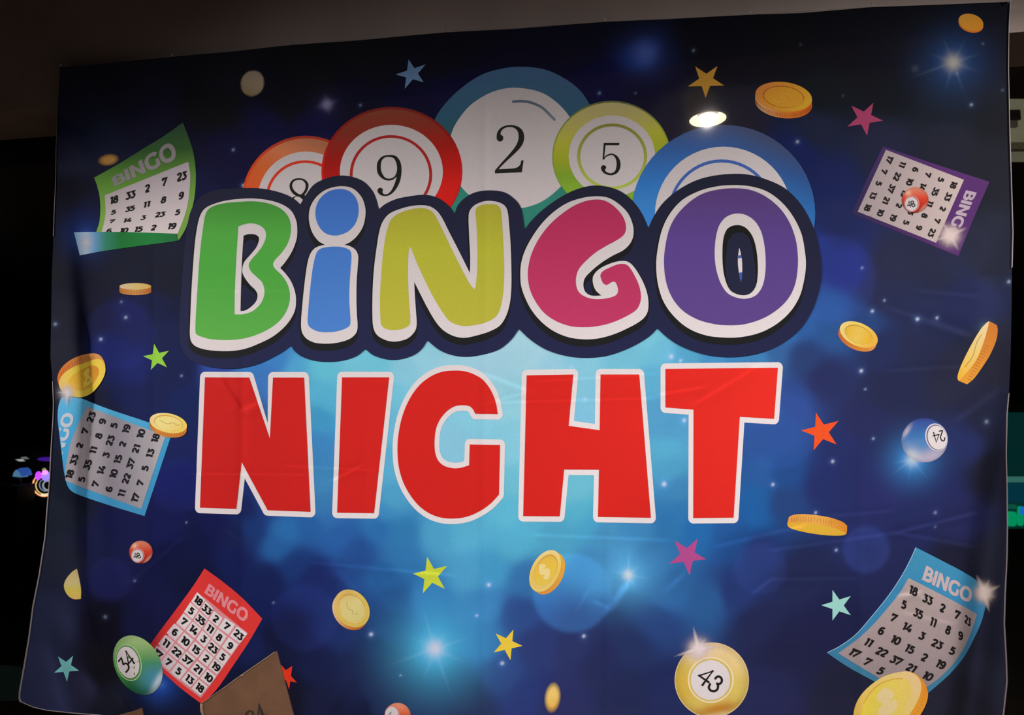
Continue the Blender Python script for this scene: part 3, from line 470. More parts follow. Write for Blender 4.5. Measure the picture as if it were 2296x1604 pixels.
wG = Z(*T3, [(75, 880), (80, 770), (110, 660), (170, 540), (260, 410), (370, 300), (500, 215), (640, 170), (760, 157), (860, 170), (950, 220), (1040, 310), (1085, 420), (1088, 510), (1060, 580), (1000, 640), (900, 692), (800, 755), (715, 825), (655, 890), (640, 950), (655, 1010), (700, 1045), (760, 1050), (800, 1047, 1), (750, 1000), (725, 930), (730, 870), (780, 812), (870, 765), (960, 740), (1030, 742), (1080, 775), (1140, 860), (1190, 960), (1217, 1050), (1224, 1140), (1210, 1210), (1160, 1270), (1040, 1340), (900, 1400), (760, 1435), (630, 1440), (500, 1420), (370, 1365), (260, 1280), (170, 1170), (110, 1050), (82, 960)])
wO = Z(*T4, [(285, 770), (300, 620), (340, 450), (410, 310), (520, 190), (670, 110), (830, 68), (1000, 57), (1150, 72), (1290, 120), (1420, 220), (1520, 350), (1590, 500), (1620, 660), (1628, 780), (1610, 920), (1570, 1060), (1490, 1190), (1370, 1300), (1220, 1380), (1050, 1420), (900, 1425), (730, 1405), (570, 1340), (440, 1230), (350, 1100), (300, 940)])
def offset(P, d):
    T = np.roll(P, -1, 0)-np.roll(P, 1, 0); T /= np.linalg.norm(T, axis=1)[:, None]+1e-9; n = np.c_[T[:, 1], -T[:, 0]]*(-_or(P)); return P+n*d
for q in (wB, wI, wN, wG, wO):
    child(back, 'letter_shadow', [[offset(q, 3)+[-.8, 2]], [offset(q, 2.5)+[-1, 8]], [offset(q, 2)+[-1, 14]]], grad([(0, (20, 22, 24)), (1, (30, 30, 32))], vfield(450, 800)), 13, grid=12)
LET = []
for q, lb in ((wB, 'green letter B'), (wI, 'blue letter I'), (wN, 'yellow-green letter N'), (wG, 'magenta letter G'), (wO, 'purple letter O')):
    LET.append(part('printed_letter', [[q]], WHITE, 14, banner, label=lb+' with white outline'))
B, I, Nn_, G_, O_ = LET
child(B, 'letter_fill', [[Z(*T1, [(246, 310), (290, 258), (400, 222), (540, 207), (690, 203), (820, 225), (920, 270), (985, 340), (1008, 420), (1005, 500), (975, 590), (920, 670), (865, 730), (848, 770), (868, 808), (930, 870), (980, 950), (1000, 1040), (990, 1130), (950, 1220), (880, 1300), (770, 1370), (640, 1420), (520, 1443), (400, 1447), (280, 1438), (200, 1415), (165, 1398), (153, 1375), (155, 1250), (165, 1080), (190, 700), (218, 460)]),
      Z(*T1, [(537, 430, 1), (580, 412), (650, 400), (720, 415), (768, 450), (785, 500), (770, 570), (720, 650), (655, 725), (630, 775), (650, 830), (700, 880), (750, 930), (770, 990), (765, 1060), (730, 1130), (660, 1190), (580, 1215), (503, 1217, 1), (506, 1000), (520, 700)])]], grad([(0, (62, 130, 50)), (.25, (78, 156, 62)), (.5, (76, 160, 62)), (1, (94, 172, 74))], vfield(450, 760)), 15)
child(B, 'counter', [[Z(*T1, [(585, 510, 1), (630, 497), (685, 500), (715, 518), (722, 545), (700, 610), (645, 680), (590, 745), (573, 800), (573, 840), (592, 885), (640, 950), (690, 1000), (708, 1040), (700, 1090), (660, 1140), (600, 1180), (557, 1187, 1), (561, 1000), (572, 700)])]], (20, 22, 24), 16, grid=0)
child(B, 'counter', [[Z(*T1, [(590, 590), (625, 555), (665, 548), (698, 565), (700, 600), (650, 665), (600, 715), (583, 700)])]], (32, 34, 60), 17, grid=0)
child(B, 'counter', [[Z(*T1, [(568, 1090), (568, 980), (590, 950), (625, 985), (672, 1025), (702, 1055), (690, 1100), (650, 1140), (600, 1172), (560, 1184)])]], (32, 34, 60), 17, grid=0)
child(I, 'letter_fill', [[Z(*T1, [(1445, 92), (1530, 110), (1590, 170), (1615, 250), (1610, 340), (1575, 420), (1510, 480), (1410, 510), (1320, 490), (1262, 430), (1232, 350), (1232, 265), (1268, 180), (1345, 115)])], [Z(*T1, [(1248, 650), (1290, 622), (1400, 608), (1490, 618), (1540, 645), (1552, 690), (1545, 800), (1535, 950), (1533, 1100), (1543, 1285), (1530, 1325), (1450, 1362), (1350, 1377), (1250, 1370), (1182, 1335), (1160, 1295), (1163, 1200), (1180, 1000), (1205, 800), (1227, 700)])]], grad([(0, (54, 96, 172)), (.4, (66, 114, 190)), (1, (78, 130, 206))], vfield(420, 760)), 15)
child(Nn_, 'letter_fill', [[Z(*T2, [(280, 430), (312, 360), (380, 310), (480, 275), (570, 263), (635, 272), (685, 305), (735, 390), (800, 525), (900, 730), (1000, 920), (1038, 975), (1053, 988), (1064, 970), (1080, 800), (1080, 600), (1072, 400), (1064, 300), (1078, 257), (1130, 233), (1190, 227), (1252, 234), (1285, 262), (1297, 320), (1310, 500), (1322, 800), (1315, 1000), (1295, 1130), (1260, 1220), (1200, 1270), (1100, 1305), (980, 1322), (900, 1310), (830, 1275), (770, 1200), (680, 1050), (600, 890), (530, 735), (490, 632), (477, 612), (466, 640), (459, 800), (465, 1050), (480, 1285), (463, 1320), (400, 1350), (320, 1357), (255, 1345), (220, 1310), (211, 1240), (208, 1050), (225, 780), (250, 560)])]], grad([(0, (160, 152, 48)), (.35, (176, 172, 52)), (1, (188, 178, 62))], vfield(465, 740)), 15)
child(G_, 'letter_fill', [[Z(*T3, [(142, 880), (148, 780), (180, 660), (240, 540), (330, 420), (440, 320), (560, 240), (680, 195), (790, 187), (870, 215), (950, 280), (1005, 360), (1023, 440), (1005, 500), (950, 545), (850, 600), (750, 662), (660, 740), (600, 810), (577, 875), (575, 950), (595, 1010), (640, 1050), (720, 1077), (800, 1079), (880, 1066), (935, 1042), (951, 1005), (943, 960), (925, 928), (900, 925), (850, 952), (820, 940), (800, 900), (793, 865), (815, 830), (880, 795), (950, 768), (1010, 765), (1050, 790), (1100, 870), (1140, 960), (1157, 1050), (1150, 1110), (1120, 1170), (1060, 1215), (950, 1270), (850, 1305), (730, 1328), (620, 1332), (520, 1322), (400, 1280), (290, 1205), (210, 1100), (160, 990)])]], grad([(0, (164, 42, 80)), (.35, (178, 48, 88)), (1, (196, 58, 102))], vfield(450, 740)), 15)
child(O_, 'letter_fill', [[Z(*T4, [(355, 760), (365, 620), (400, 460), (460, 340), (570, 220), (700, 135), (850, 95), (1000, 85), (1130, 100), (1260, 155), (1390, 260), (1480, 390), (1535, 540), (1555, 680), (1553, 820), (1530, 950), (1480, 1060), (1390, 1160), (1250, 1250), (1080, 1305), (930, 1315), (800, 1303), (650, 1260), (520, 1180), (430, 1070), (375, 930)]),
      Z(*T4, [(810, 640), (820, 530), (850, 420), (910, 345), (1000, 312), (1090, 325), (1170, 380), (1225, 470), (1255, 590), (1267, 720), (1262, 860), (1235, 970), (1180, 1045), (1100, 1075), (1020, 1070), (930, 1030), (870, 950), (830, 840), (813, 740)])]], grad([(0, (82, 56, 112)), (.4, (90, 64, 136)), (1, (98, 70, 138))], vfield(430, 730)), 15)
child(O_, 'counter', [[Z(*T4, [(880, 640), (890, 530), (920, 455), (970, 422), (1040, 418), (1100, 450), (1150, 520), (1180, 620), (1195, 740), (1195, 870), (1180, 960), (1140, 1020), (1080, 1045), (1010, 1035), (950, 1000), (910, 920), (885, 800)])]], (22, 24, 24), 16, grid=0)
child(O_, 'counter', [[Z(*T4, [(915, 660), (930, 560), (975, 500), (1030, 480), (1090, 500), (1130, 560), (1155, 660), (1170, 780), (1182, 890), (1160, 990), (1090, 1042), (1010, 1033), (950, 995), (918, 900), (905, 780)])]], (34, 36, 60), 17, grid=0)
child(O_, 'counter', [[Z(*T4, [(1030, 618, 1), (1042, 660), (1055, 740), (1057, 838, 1), (1027, 843, 1), (1018, 760), (1020, 690)])]], WHITE, 18, grid=0)
child(O_, 'counter', [[Z(*T4, [(1021, 690, 1), (1046, 684, 1), (1051, 708, 1), (1021, 716, 1)])]], (64, 92, 160), 19, grid=0)
child(O_, 'counter', [[Z(*T4, [(1027, 843, 1), (1057, 838, 1), (1054, 890), (1045, 930, 1), (1034, 890)])]], (64, 92, 160), 19, grid=0)
# ------------------------------------------------------------------ the word NIGHT
T5 = (400, 802, 4); T6 = (800, 802, 4); T7 = (1300, 802, 4)
NI = [(Z(*T5, [(238, 178), (635, 180), (820, 728), (848, 180), (1127, 180), (1185, 1385), (800, 1370), (567, 938), (520, 1358), (193, 1347)], corner=True), 'red letter N'),
      (Z(*T5, [(1468, 178), (1890, 178), (1755, 1397), (1423, 1392)], corner=True), 'red letter I'),
      (Z(*T6, [(875, 117), (960, 122), (1050, 150), (1130, 200), (1200, 290), (1245, 400), (1265, 508, 1), (1063, 505, 1), (1040, 462), (1010, 437), (950, 428), (880, 437), (810, 480), (750, 550), (710, 640), (697, 750), (702, 850), (730, 925), (780, 970), (860, 993), (930, 990), (1007, 967, 1), (1013, 780, 1), (1285, 785, 1), (1275, 1230, 1), (1200, 1310), (1100, 1380), (980, 1430), (850, 1445), (730, 1430), (620, 1380), (520, 1290), (430, 1150), (380, 1000), (365, 850), (372, 700), (410, 520), (480, 360), (570, 240), (680, 160), (780, 125)], seg=4), 'red letter G'),
      (Z(*T6, [(1523, 160), (1942, 152), (1900, 613), (2178, 652), (2186, 152), (2533, 152), (2638, 1438), (2163, 1430), (2172, 1007), (1860, 1005), (1820, 1425), (1492, 1423)], corner=True), 'red letter H'),
      (Z(*T7, [(768, 102), (1777, 92), (1743, 550), (1435, 532), (1380, 1437), (1017, 1440), (1020, 467), (768, 448)], corner=True), 'red letter T')]
for q, lb in NI:
    o = part('printed_letter', grow(q, 11.0, 12.4), WHITE, 2, banner, grid=8, label=lb+' with white outline')
    child(o, 'letter_fill', [[q]], grad([(0, (200, 30, 28)), (.25, (208, 32, 28)), (.65, (220, 36, 30)), (1, (242, 46, 36))], lambda x, y: np.clip((x-440)/1310-.12*np.clip((y-950)/200, 0, 1), 0, 1)), 5, grid=8)

# ------------------------------------------------------------------ thick numerals and letters for cards
GLY = {'0': ([[(.3, .92), (.47, .83), (.54, .5), (.47, .17), (.3, .08), (.13, .17), (.06, .5), (.13, .83)]], []), '1': ([], [[(.04, .89), (.28, .89), (.28, 0)]]),
       '2': ([], []), '3': ([], []), '4': ([], [[(.36, 1.0), (.07, .27), (.64, .27)], [(.46, .52), (.46, 0)]]), '5': ([], []), '6': ([[(.31, .55), (.48, .48), (.53, .32), (.47, .15), (.31, .08), (.15, .15), (.09, .32), (.15, .48)]], []),
       '7': ([], [[(.07, .66), (.07, .89), (.53, .89), (.2, 0)]]), '8': ([[(.3, .92), (.44, .86), (.48, .73), (.42, .6), (.3, .55), (.18, .6), (.12, .73), (.16, .86)], [(.3, .53), (.47, .46), (.53, .3), (.46, .13), (.3, .08), (.14, .13), (.07, .3), (.13, .46)]], []), '9': ([[(.29, .92), (.45, .85), (.51, .68), (.45, .52), (.29, .45), (.13, .52), (.07, .68), (.12, .85)]], [])}
OPEN = {'2': [[(.05, .74), (.15, .88), (.31, .91), (.46, .83), (.5, .68), (.4, .48), (.24, .29), (.1, .13)]], '3': [[(.26, .57), (.43, .53), (.51, .41), (.5, .23), (.38, .11), (.22, .09), (.04, .17)]],
        '5': [[(.14, .55), (.32, .58), (.47, .49), (.52, .31), (.42, .14), (.25, .08), (.04, .16)]], '6': [[(.5, .84), (.36, .92), (.2, .85), (.1, .66), (.09, .33)]], '9': [[(.1, .16), (.24, .08), (.4, .15), (.5, .34), (.51, .67)]]}
SH = {'2': [[(.06, .11), (.56, .11)]], '3': [[(.06, .89), (.48, .89), (.25, .6)]], '5': [[(.5, .89), (.15, .89), (.12, .5)]]}
def digit(ch, wd=.246):
    g = [];
    for l in GLY[ch][0]: g.append(stroke(l, wd, loop=True, seg=3))
    for l in GLY[ch][1]: g.append(sharp(l, wd))
    for l in OPEN.get(ch, []): g.append(stroke(l, wd, seg=3))
    for l in SH.get(ch, []): g.append(sharp(l, wd))
    return g
def letter(ch, wd=.23):
    if ch == 'B': return [sharp([(.12, 0), (.12, 1)], wd), sharp([(.1, .9), (.36, .9)], .2), sharp([(.1, .51), (.4, .51)], .2), sharp([(.1, .1), (.42, .1)], .2), stroke([(.34, .9), (.5, .84), (.54, .72), (.48, .58), (.36, .52)], .2, seg=3), stroke([(.38, .51), (.56, .44), (.6, .3), (.54, .15), (.38, .1)], .22, seg=3)], .72
    if ch == 'I': return [sharp([(.13, 0), (.13, 1)], wd)], .32
    if ch == 'N': return [sharp([(.12, 0), (.12, 1)], wd), sharp([(.68, 0), (.68, 1)], wd), [np.array([(.0, 1), (.22, 1), (.8, 0), (.58, 0)])]], .86
    if ch == 'G': return [stroke([(.74, .78), (.6, .9), (.42, .92), (.22, .84), (.12, .64), (.12, .36), (.22, .16), (.42, .08), (.58, .1), (.7, .18)], wd, seg=3), sharp([(.7, .08), (.7, .52)], .2)], .86
    return [stroke([(.45, .91), (.68, .83), (.79, .5), (.68, .17), (.45, .09), (.22, .17), (.11, .5), (.22, .83)], wd, loop=True, seg=3)], .9
def put(groups, fn): return [[fn(np.asarray(c)) for c in g] for g in groups]
def number(txt, cx, cy, ex, ey):   # ex: text direction (px per glyph height), ey: up vector
    ex = np.array(ex, float); ey = np.array(ey, float); x = 0; out = []; adv = [.46 if c == '1' else .63 for c in txt]; W = sum(adv)-.04
    for c, a in zip(txt, adv):
        out += put(digit(c), lambda p, x=x: np.array([cx, cy])+np.outer(p[:, 0]+x-W/2, ex)+np.outer(p[:, 1]-.5, ey)); x += a
    return out
def title(TL, TR, BR, BL):
    TL, TR, BR, BL = map(lambda p: np.array(p, float), (TL, TR, BR, BL)); gl = [letter(c) for c in 'BINGO']; W = sum(a for _, a in gl)-.02; out = []; x = 0
    def fn(p, x0):
        u = ((p[:, 0]+x0)/W)[:, None]; v = p[:, 1][:, None]; return BL*(1-u)*(1-v)+BR*u*(1-v)+TR*u*v+TL*(1-u)*v
    for g, a in gl: out += put(g, lambda p, x=x: fn(p, x)); x += a
    return out
def V2(o, s, p): return (p[0]/s+o[0], p[1]/s+o[1])
ROWS = ['18 33 2 7 23', '5 35 11 8 9', '7 14 3 23 5', '6 10 15 2 19', '11 22 37 21 10', '17 7 5 13 18']
def card(lbl, o, s, outline, colr, grid, centres, ex, ey, ttl, tcol, lay=1, gridcol=None, extra=None, clipT=None, clipN=None, inkc=(24, 22, 24)):
    c = part('printed_bingo_card', [[Z(*o, s, outline)]], colr, lay, banner, grid=7, label=lbl)
    gc = gridcol if gridcol is not None else (178, 164, 166)
    child(c, 'card_grid', [[Z(*o, s, grid)]], gc, lay+2, grid=5)
    nums = []
    for r, row in enumerate(centres):
        for k, (tx, p) in enumerate(zip(ROWS[r].split(), row)):
            if p is None: continue
            f = ex(r, k) if callable(ex) else ex; g = ey(r, k) if callable(ey) else ey
            q = V2(o, s, p); nums += number(tx, q[0], q[1], np.array(f)/s, np.array(g)/s)
    child(c, 'card_numbers', nums, inkc, lay+5, grid=0, clip=clipN)
    child(c, 'card_title', title(*[V2(o, s, p) for p in ttl]), tcol, lay+2, grid=0, clip=clipT)
    return c
# green card, top left, with curled lower edge
oA, sA = (150, 270), 5.173
cA = card('green bingo card curling at the bottom, top left', oA, sA, [(315, 665, 1), (350, 760), (380, 890), (388, 1040), (376, 1180), (335, 1310, 1), (700, 1330), (1100, 1360), (1295, 1394, 1), (1370, 1270), (1430, 1100), (1478, 900), (1495, 700), (1488, 520), (1460, 350), (1405, 180), (1345, 25, 1), (1150, 165), (900, 320), (600, 505)],
    grad([(0, (30, 52, 36)), (.3, (40, 68, 32)), (.6, (78, 116, 44)), (1, (112, 150, 64))], lambda x, y: np.clip((y-275-(440-x)*.12)/190, 0, 1)),
    [(440, 870, 1), (1408, 480, 1), (1430, 620), (1425, 800), (1400, 980), (1355, 1140), (1282, 1320, 1), (900, 1310), (400, 1304, 1), (432, 1180), (448, 1080), (446, 980)],
    [[(545, 922), (737, 865), (933, 790), (1130, 712), (1330, 650)], [(540, 1065), (732, 1025), (925, 975), (1120, 922), (1325, 873)], [(523, 1170), (700, 1158), (885, 1128), (1080, 1092), (1285, 1065)], [(488, 1282), (658, 1277), (830, 1262), (1005, 1245), (1215, 1228)]],
    lambda r, k: (88, [-26, -20, -12, -6][r]), lambda r, k: ([6, 16, 22, 26][r], -[84+4*k, 52+8*k, 42+6*k, 54+4*k][r]), [(515, 668), (1215, 238), (1285, 440), (552, 768)], (112, 104, 106), gridcol=flatgrad([(0, (150, 136, 144)), (1, (172, 158, 158))], vfield(360, 520), (280, 440)),
    clipN=Z(*oA, sA, [(300, 400), (1600, 400), (1600, 1305), (300, 1297)], corner=True))
child(cA, 'card_curl', [[Z(*oA, sA, [(82, 1298, 1), (300, 1295), (600, 1294), (900, 1302), (1275, 1315, 1), (1275, 1360), (1300, 1393, 1), (1200, 1410), (800, 1462), (400, 1520), (150, 1567, 1)])]],
      grad([(0, (104, 138, 168)), (.12, (150, 162, 180)), (.2, (92, 136, 178)), (.3, (52, 120, 100)), (.45, (28, 106, 48)), (.75, (34, 120, 58)), (1, (34, 104, 58))], lambda x, y: np.clip((x-166)/230, 0, 1)), 8, grid=6)
child(cA, 'printed_glow', [[ell(193, 543, 26, 24)]], (190, 188, 196), 10, grid=3, alpha=lambda x, y: .8*np.clip(gauss(np.hypot(x-193, y-543), 9), 0, 1), clip=Z(*oA, sA, [(82, 1298), (600, 1294), (600, 1500), (150, 1567)], corner=True))
# purple card, top right
oB, sB = (1880, 320), 5.942
cB = [[(1537-73*k-170.5*r, 562+159.5*k-67.5*r) for k in range(5)] for r in range(6)]
def purp(x, y):
    t = np.clip((x-1905)/230, 0, 1); a = lin(np.array([46, 38, 76])); b = lin(np.array([92, 48, 112])); l = a*(1-t[:, None])+b*t[:, None]; return np.clip(l/(E_at(x, y)[:, None]*TINT), .001, .9)
card('purple bingo card lying sideways, top right', oB, sB, [(595, 50, 1), (1300, 290), (2012, 522, 1), (1800, 1010), (1597, 1512, 1), (900, 1230), (175, 945, 1), (380, 480)], purp, [(632, 95, 1), (1672, 495, 1), (1300, 1335, 1), (255, 920, 1)], cB, (-38, 84), (70, 28),
     [(1843, 665), (1553, 1305), (1415, 1265), (1700, 632)], (196, 170, 186), gridcol=flatgrad([(0, (166, 148, 152)), (1, (206, 182, 178))], lambda x, y: np.clip((x-1925)/230, 0, 1), (2040, 450)), inkc=(34, 26, 28))
# blue card, left
oC, sC = (110, 780), 4.1125
clipC = Z(*oC, sC, [(60, 400), (120, 455), (90, 540), (82, 640), (100, 800), (125, 1000), (155, 1200), (1200, 1400), (1200, 400)], corner=True)
card('blue bingo card lying sideways at the left edge', oC, sC, [(115, 455, 1), (260, 450, 1), (500, 548), (900, 683), (1140, 765, 1), (1010, 1160), (880, 1553, 1), (550, 1452), (250, 1347), (185, 1300), (150, 1210), (120, 1010), (95, 800), (79, 650), (88, 530)],
     grad([(0, (88, 168, 208)), (.4, (62, 150, 198)), (1, (60, 134, 178))], vfield(890, 1160)), [(350, 542, 1), (700, 675), (1075, 812, 1), (960, 1150), (850, 1487, 1), (570, 1385), (300, 1287), (150, 1225, 1), (150, 1150), (165, 1040), (200, 880), (270, 700)],
     [[(190, 1168), (230, 1035), (283, 902), (332, 768), (388, 640)], [(302, 1215), (355, 1080), (408, 945), (458, 813), (492, 680)], [(427, 1257), (480, 1130), (525, 990), (563, 857), (598, 717)], [(552, 1305), (595, 1165), (635, 1030), (678, 890), (713, 750)], [(670, 1343), (713, 1208), (752, 1070), (803, 932), (847, 795)], [(795, 1385), (840, 1248), (885, 1112), (932, 975), (980, 835)]],
     (27, -74), (-57, -17), [(-38, 1120), (132, 596), (236, 618), (76, 1148)], (186, 184, 194), gridcol=flatgrad([(0, (172, 160, 166)), (.4, (148, 138, 146)), (.6, (142, 132, 142)), (1, (172, 162, 166))], lambda x, y: np.clip((x-150)/220, 0, 1), (280, 1000)), clipT=clipC, inkc=(28, 26, 30))
# red card, lower left
oD, sD = (340, 1260), 4.662
DC = [[(487, 408), (577, 500), (670, 598), (785, 675), (908, 765)], [(415, 515), (512, 608), (610, 703), (706, 792), (820, 880)], [(338, 627), (438, 712), (543, 808), (640, 905), (742, 997)], [(243, 737), (350, 830), (463, 920), (568, 1012), (672, 1098)], [(152, 853), (260, 945), (372, 1027), (485, 1125), (592, 1210)], [(66, 962), (175, 1052), (282, 1145), (395, 1230), (502, 1317)]]
cD = card('red bingo card, lower left beside the green ball', oD, sD, [(553, 70, 1), (750, 215), (950, 382), (1157, 597, 1), (1010, 850), (850, 1090), (700, 1310), (580, 1440), (513, 1482, 1), (300, 1320), (120, 1162), (-90, 1000, 1), (0, 845), (210, 560), (430, 260)],
     grad([(0, (140, 30, 34)), (.3, (190, 42, 42)), (1, (214, 52, 50))], lambda x, y: np.clip((x-345)/80, 0, 1)), [(470, 322, 1), (590, 405), (780, 565), (1003, 745, 1), (760, 1090), (515, 1428, 1), (290, 1255), (95, 1090), (-20, 1000, 1), (80, 890), (280, 610)],
     DC, (66, 58), (40, -58), [(600, 228), (1022, 520), (975, 640), (548, 325)], (222, 130, 140), gridcol=(206, 128, 136), inkc=(22, 18, 20))
cells = []
Dg = np.array(DC, float)
for r in range(6):
    for k in range(5):
        c = Dg[r, k]; a = (Dg[r, min(k+1, 4)]-Dg[r, max(k-1, 0)])/(min(k+1, 4)-max(k-1, 0)); b = (Dg[min(r+1, 5), k]-Dg[max(r-1, 0), k])/(min(r+1, 5)-max(r-1, 0))
        cells.append([np.array([V2(oD, sD, c-a*.44-b*.44), V2(oD, sD, c+a*.44-b*.44), V2(oD, sD, c+a*.44+b*.44), V2(oD, sD, c-a*.44+b*.44)])])
child(cD, 'card_cells', cells, flatgrad([(0, (150, 100, 112)), (.35, (196, 176, 184)), (1, (214, 200, 202))], lambda x, y: np.clip((x-345)/70, 0, 1), (450, 1440)), 4, grid=0)
# blue card, lower right
oE, sE = (1840, 1220), 4.178
cE = card('blue curved bingo card, lower right', oE, sE, [(893, 33, 1), (1150, 165), (1370, 283), (1480, 370), (1550, 560, 1), (1510, 720), (1440, 880), (1350, 1050), (1220, 1210), (1100, 1320), (1010, 1397, 1), (760, 1420), (490, 1282), (250, 1150), (60, 1022, 1), (180, 960), (330, 850), (480, 680), (640, 480), (760, 300), (840, 150)],
     grad([(0, (66, 142, 180)), (.4, (60, 132, 178)), (1, (58, 112, 138))], vfield(1228, 1560)), [(825, 320, 1), (1100, 460), (1300, 565), (1465, 660, 1), (1420, 800), (1340, 980), (1230, 1140), (1110, 1260), (1010, 1333, 1), (800, 1420), (600, 1290), (400, 1170), (165, 1025, 1), (350, 890), (480, 770), (620, 610), (740, 460)],
     [[(868, 440), (1003, 520), (1142, 602), (1280, 665), (1378, 720)], [(782, 570), (915, 653), (1055, 735), (1195, 808), (1312, 862)], [(685, 692), (812, 782), (950, 862), (1092, 940), (1235, 1003)], [(570, 815), (703, 902), (835, 985), (972, 1065), (1125, 1130)], [(450, 925), (573, 1015), (708, 1092), (850, 1165), (1002, 1240)], [(318, 1022), (440, 1105), (565, 1190), None, None]],
     lambda r, k: ([70, 66, 76, 74, 76, 80][r]*(.62 if r == 0 and k == 4 else 1), 34), lambda r, k: ([22, 24, 36, 40, 48, 54][r]*(.4 if k == 4 and r < 2 else 1), -[74, 74, 66, 66, 62, 58][r]), [(990, 203), (1428, 430), (1400, 558), (948, 335)], (196, 170, 172), gridcol=flatgrad([(0, (176, 154, 152)), (1, (146, 128, 132))], vfield(1300, 1550), (2040, 1420)), inkc=(26, 22, 24))
child(cE, 'card_edge', [stroke([V2(oE, sE, p) for p in ((893, 33), (840, 150), (760, 300), (640, 480), (480, 680), (330, 850), (180, 960), (62, 1020))], 1.6)], (150, 192, 218), 3, grid=0)

# ------------------------------------------------------------------ stars
def star(tips, col, lbl, lay=1):
    P = np.array(tips, float); out = []
    for i in range(5):
        a, b, c, d = P[i], P[(i+2) % 5], P[(i+1) % 5], P[(i-1) % 5]
        r = b-a; s = d-c; t = ((c[0]-a[0])*s[1]-(c[1]-a[1])*s[0])/(r[0]*s[1]-r[1]*s[0]); out += [a, a+r*t]
    part('printed_star', [[np.array(out)]], col, lay, banner, grid=8, label=lbl)
star([(916, 133), (954.5, 144.5), (950, 184.5), (907.5, 199), (887, 167)], (60, 80, 106), 'slate blue star')
star([(1558.7, 148.8), (1609, 148), (1623.7, 192), (1582, 219.5), (1542, 194)], (138, 98, 34), 'orange-yellow star')
star([(1908.7, 237), (1958.4, 230.5), (1979.7, 270.6), (1944.3, 304.6), (1899.8, 284)], (148, 54, 88), 'pink star')
star([(345.5, 771), (378.7, 787), (374.3, 824), (338, 830), (320.8, 799)], (146, 198, 66), 'lime green star')
star([(1829.6, 925.7), (1879.8, 944.4), (1875.8, 997), (1824.3, 1010), (1796, 965.6)], (250, 86, 36), 'bright orange star')
star([(957.7, 1248.8), (1002.7, 1269.7), (997.3, 1321), (948, 1331), (926, 1286.7)], (200, 208, 60), 'yellow-green star')
star([(1111.3, 1421), (1151.3, 1412.3), (1171.7, 1449), (1144.5, 1481), (1107, 1463.5)], (230, 192, 62), 'yellow star')
star([(1512, 1212.8), (1564.6, 1208), (1583.3, 1254.7), (1546, 1291), (1500.6, 1264.4)], (180, 74, 140), 'magenta star')
star([(1866.5, 1323.6), (1907.6, 1337), (1907.6, 1380), (1866.5, 1392.3), (1841.2, 1357.8)], (160, 212, 204), 'pale mint star')
star([(130, 1472.6), (163.8, 1471), (177.7, 1504.5), (150.2, 1529.3), (121.4, 1509)], (120, 188, 190), 'turquoise star')
star([(628, 1489), (655.3, 1494), (665.7, 1531.5), (648.3, 1546.3), (615, 1520)], (214, 48, 26), 'red-orange star beside the cardboard')

# ------------------------------------------------------------------ coins
def coin(lbl, face, thick, cf, ce, cin=None, rot=0, lay=1, ridges=None, inner=.7, soft=None, sym=None):
    cx, cy, rx, ry = face; dx, dy = thick
    A = ell(cx, cy, rx, ry, rot); Bq = A+[dx, dy]
    gr = [[A], [Bq]]
    if abs(dx)+abs(dy) > 0:
        m = len(A)
        for i in range(m): gr.append([np.array([A[i], A[(i+1) % m], Bq[(i+1) % m], Bq[i]])])
    al = None
    if soft: al = lambda x, y: np.clip((1-np.hypot(((x-cx)*math.cos(math.radians(rot))+(y-cy)*math.sin(math.radians(rot)))/rx, (-(x-cx)*math.sin(math.radians(rot))+(y-cy)*math.cos(math.radians(rot)))/ry))/soft, 0, 1)
    o = part('printed_coin', gr, ce, lay, banner, grid=4, label=lbl, alpha=al)
    if ridges:
        n, col, a0, a1 = ridges; rr = []
        for a in np.radians(np.linspace(a0, a1, n)):
            c, s = math.cos(math.radians(rot)), math.sin(math.radians(rot)); p = np.array([cx+rx*math.cos(a)*c-ry*math.sin(a)*s, cy+rx*math.cos(a)*s+ry*math.sin(a)*c])
            rr.append(stroke([p+np.array([dx, dy])*.25, p+np.array([dx, dy])*.85], 1.1, smooth=False))
        child(o, 'coin_ridges', rr, col, lay+1, grid=0)
    if not soft: child(o, 'coin_face', [[A]], cf, lay+2, grid=5)
    if cin is not None:
        child(o, 'coin_recess', [[ell(cx, cy, rx*inner, ry*inner, rot)]], cin, lay+3, grid=5)
        k_ = min(1.6/rx, .06); child(o, 'coin_rim', [[ell(cx, cy, rx*(inner+k_), ry*(inner+k_*1.6), rot), ell(cx+.8, cy+.9, rx*inner, ry*inner, rot)]], flatgrad([(0, (206, 150, 60)), (1, (236, 204, 124))], lambda x, y: np.clip((y-cy)/(2*ry)+.5, 0, 1), (cx, cy)) if cx < 1700 or cx > 1800 else (140, 84, 26), lay+4, grid=0)
    if sym:
        child(o, 'coin_symbol', sym[0], sym[1], lay+4, grid=0)
    return o
def diag(c0, c1, c2, cx, cy, r, a=45):
    k = (math.cos(math.radians(a)), math.sin(math.radians(a))); return flatgrad([(0, c0), (.5, c1), (1, c2)], lambda x, y: np.clip(((x-cx)*k[0]+(y-cy)*k[1])/(2*r)+.5, 0, 1), (cx, cy))
coin('dim tan coin, top left', (566, 187, 27.5, 31), (0, 0), (92, 80, 70), diag((98, 84, 76), (92, 80, 66), (76, 64, 44), 566, 187, 28, 100), rot=20, soft=.12)
coin('gold coin in the top right corner', (2177, 50, 28.5, 18.5), (0, 4), diag((196, 134, 50), (192, 126, 36), (180, 112, 30), 2177, 50, 25), (176, 92, 28), rot=16)
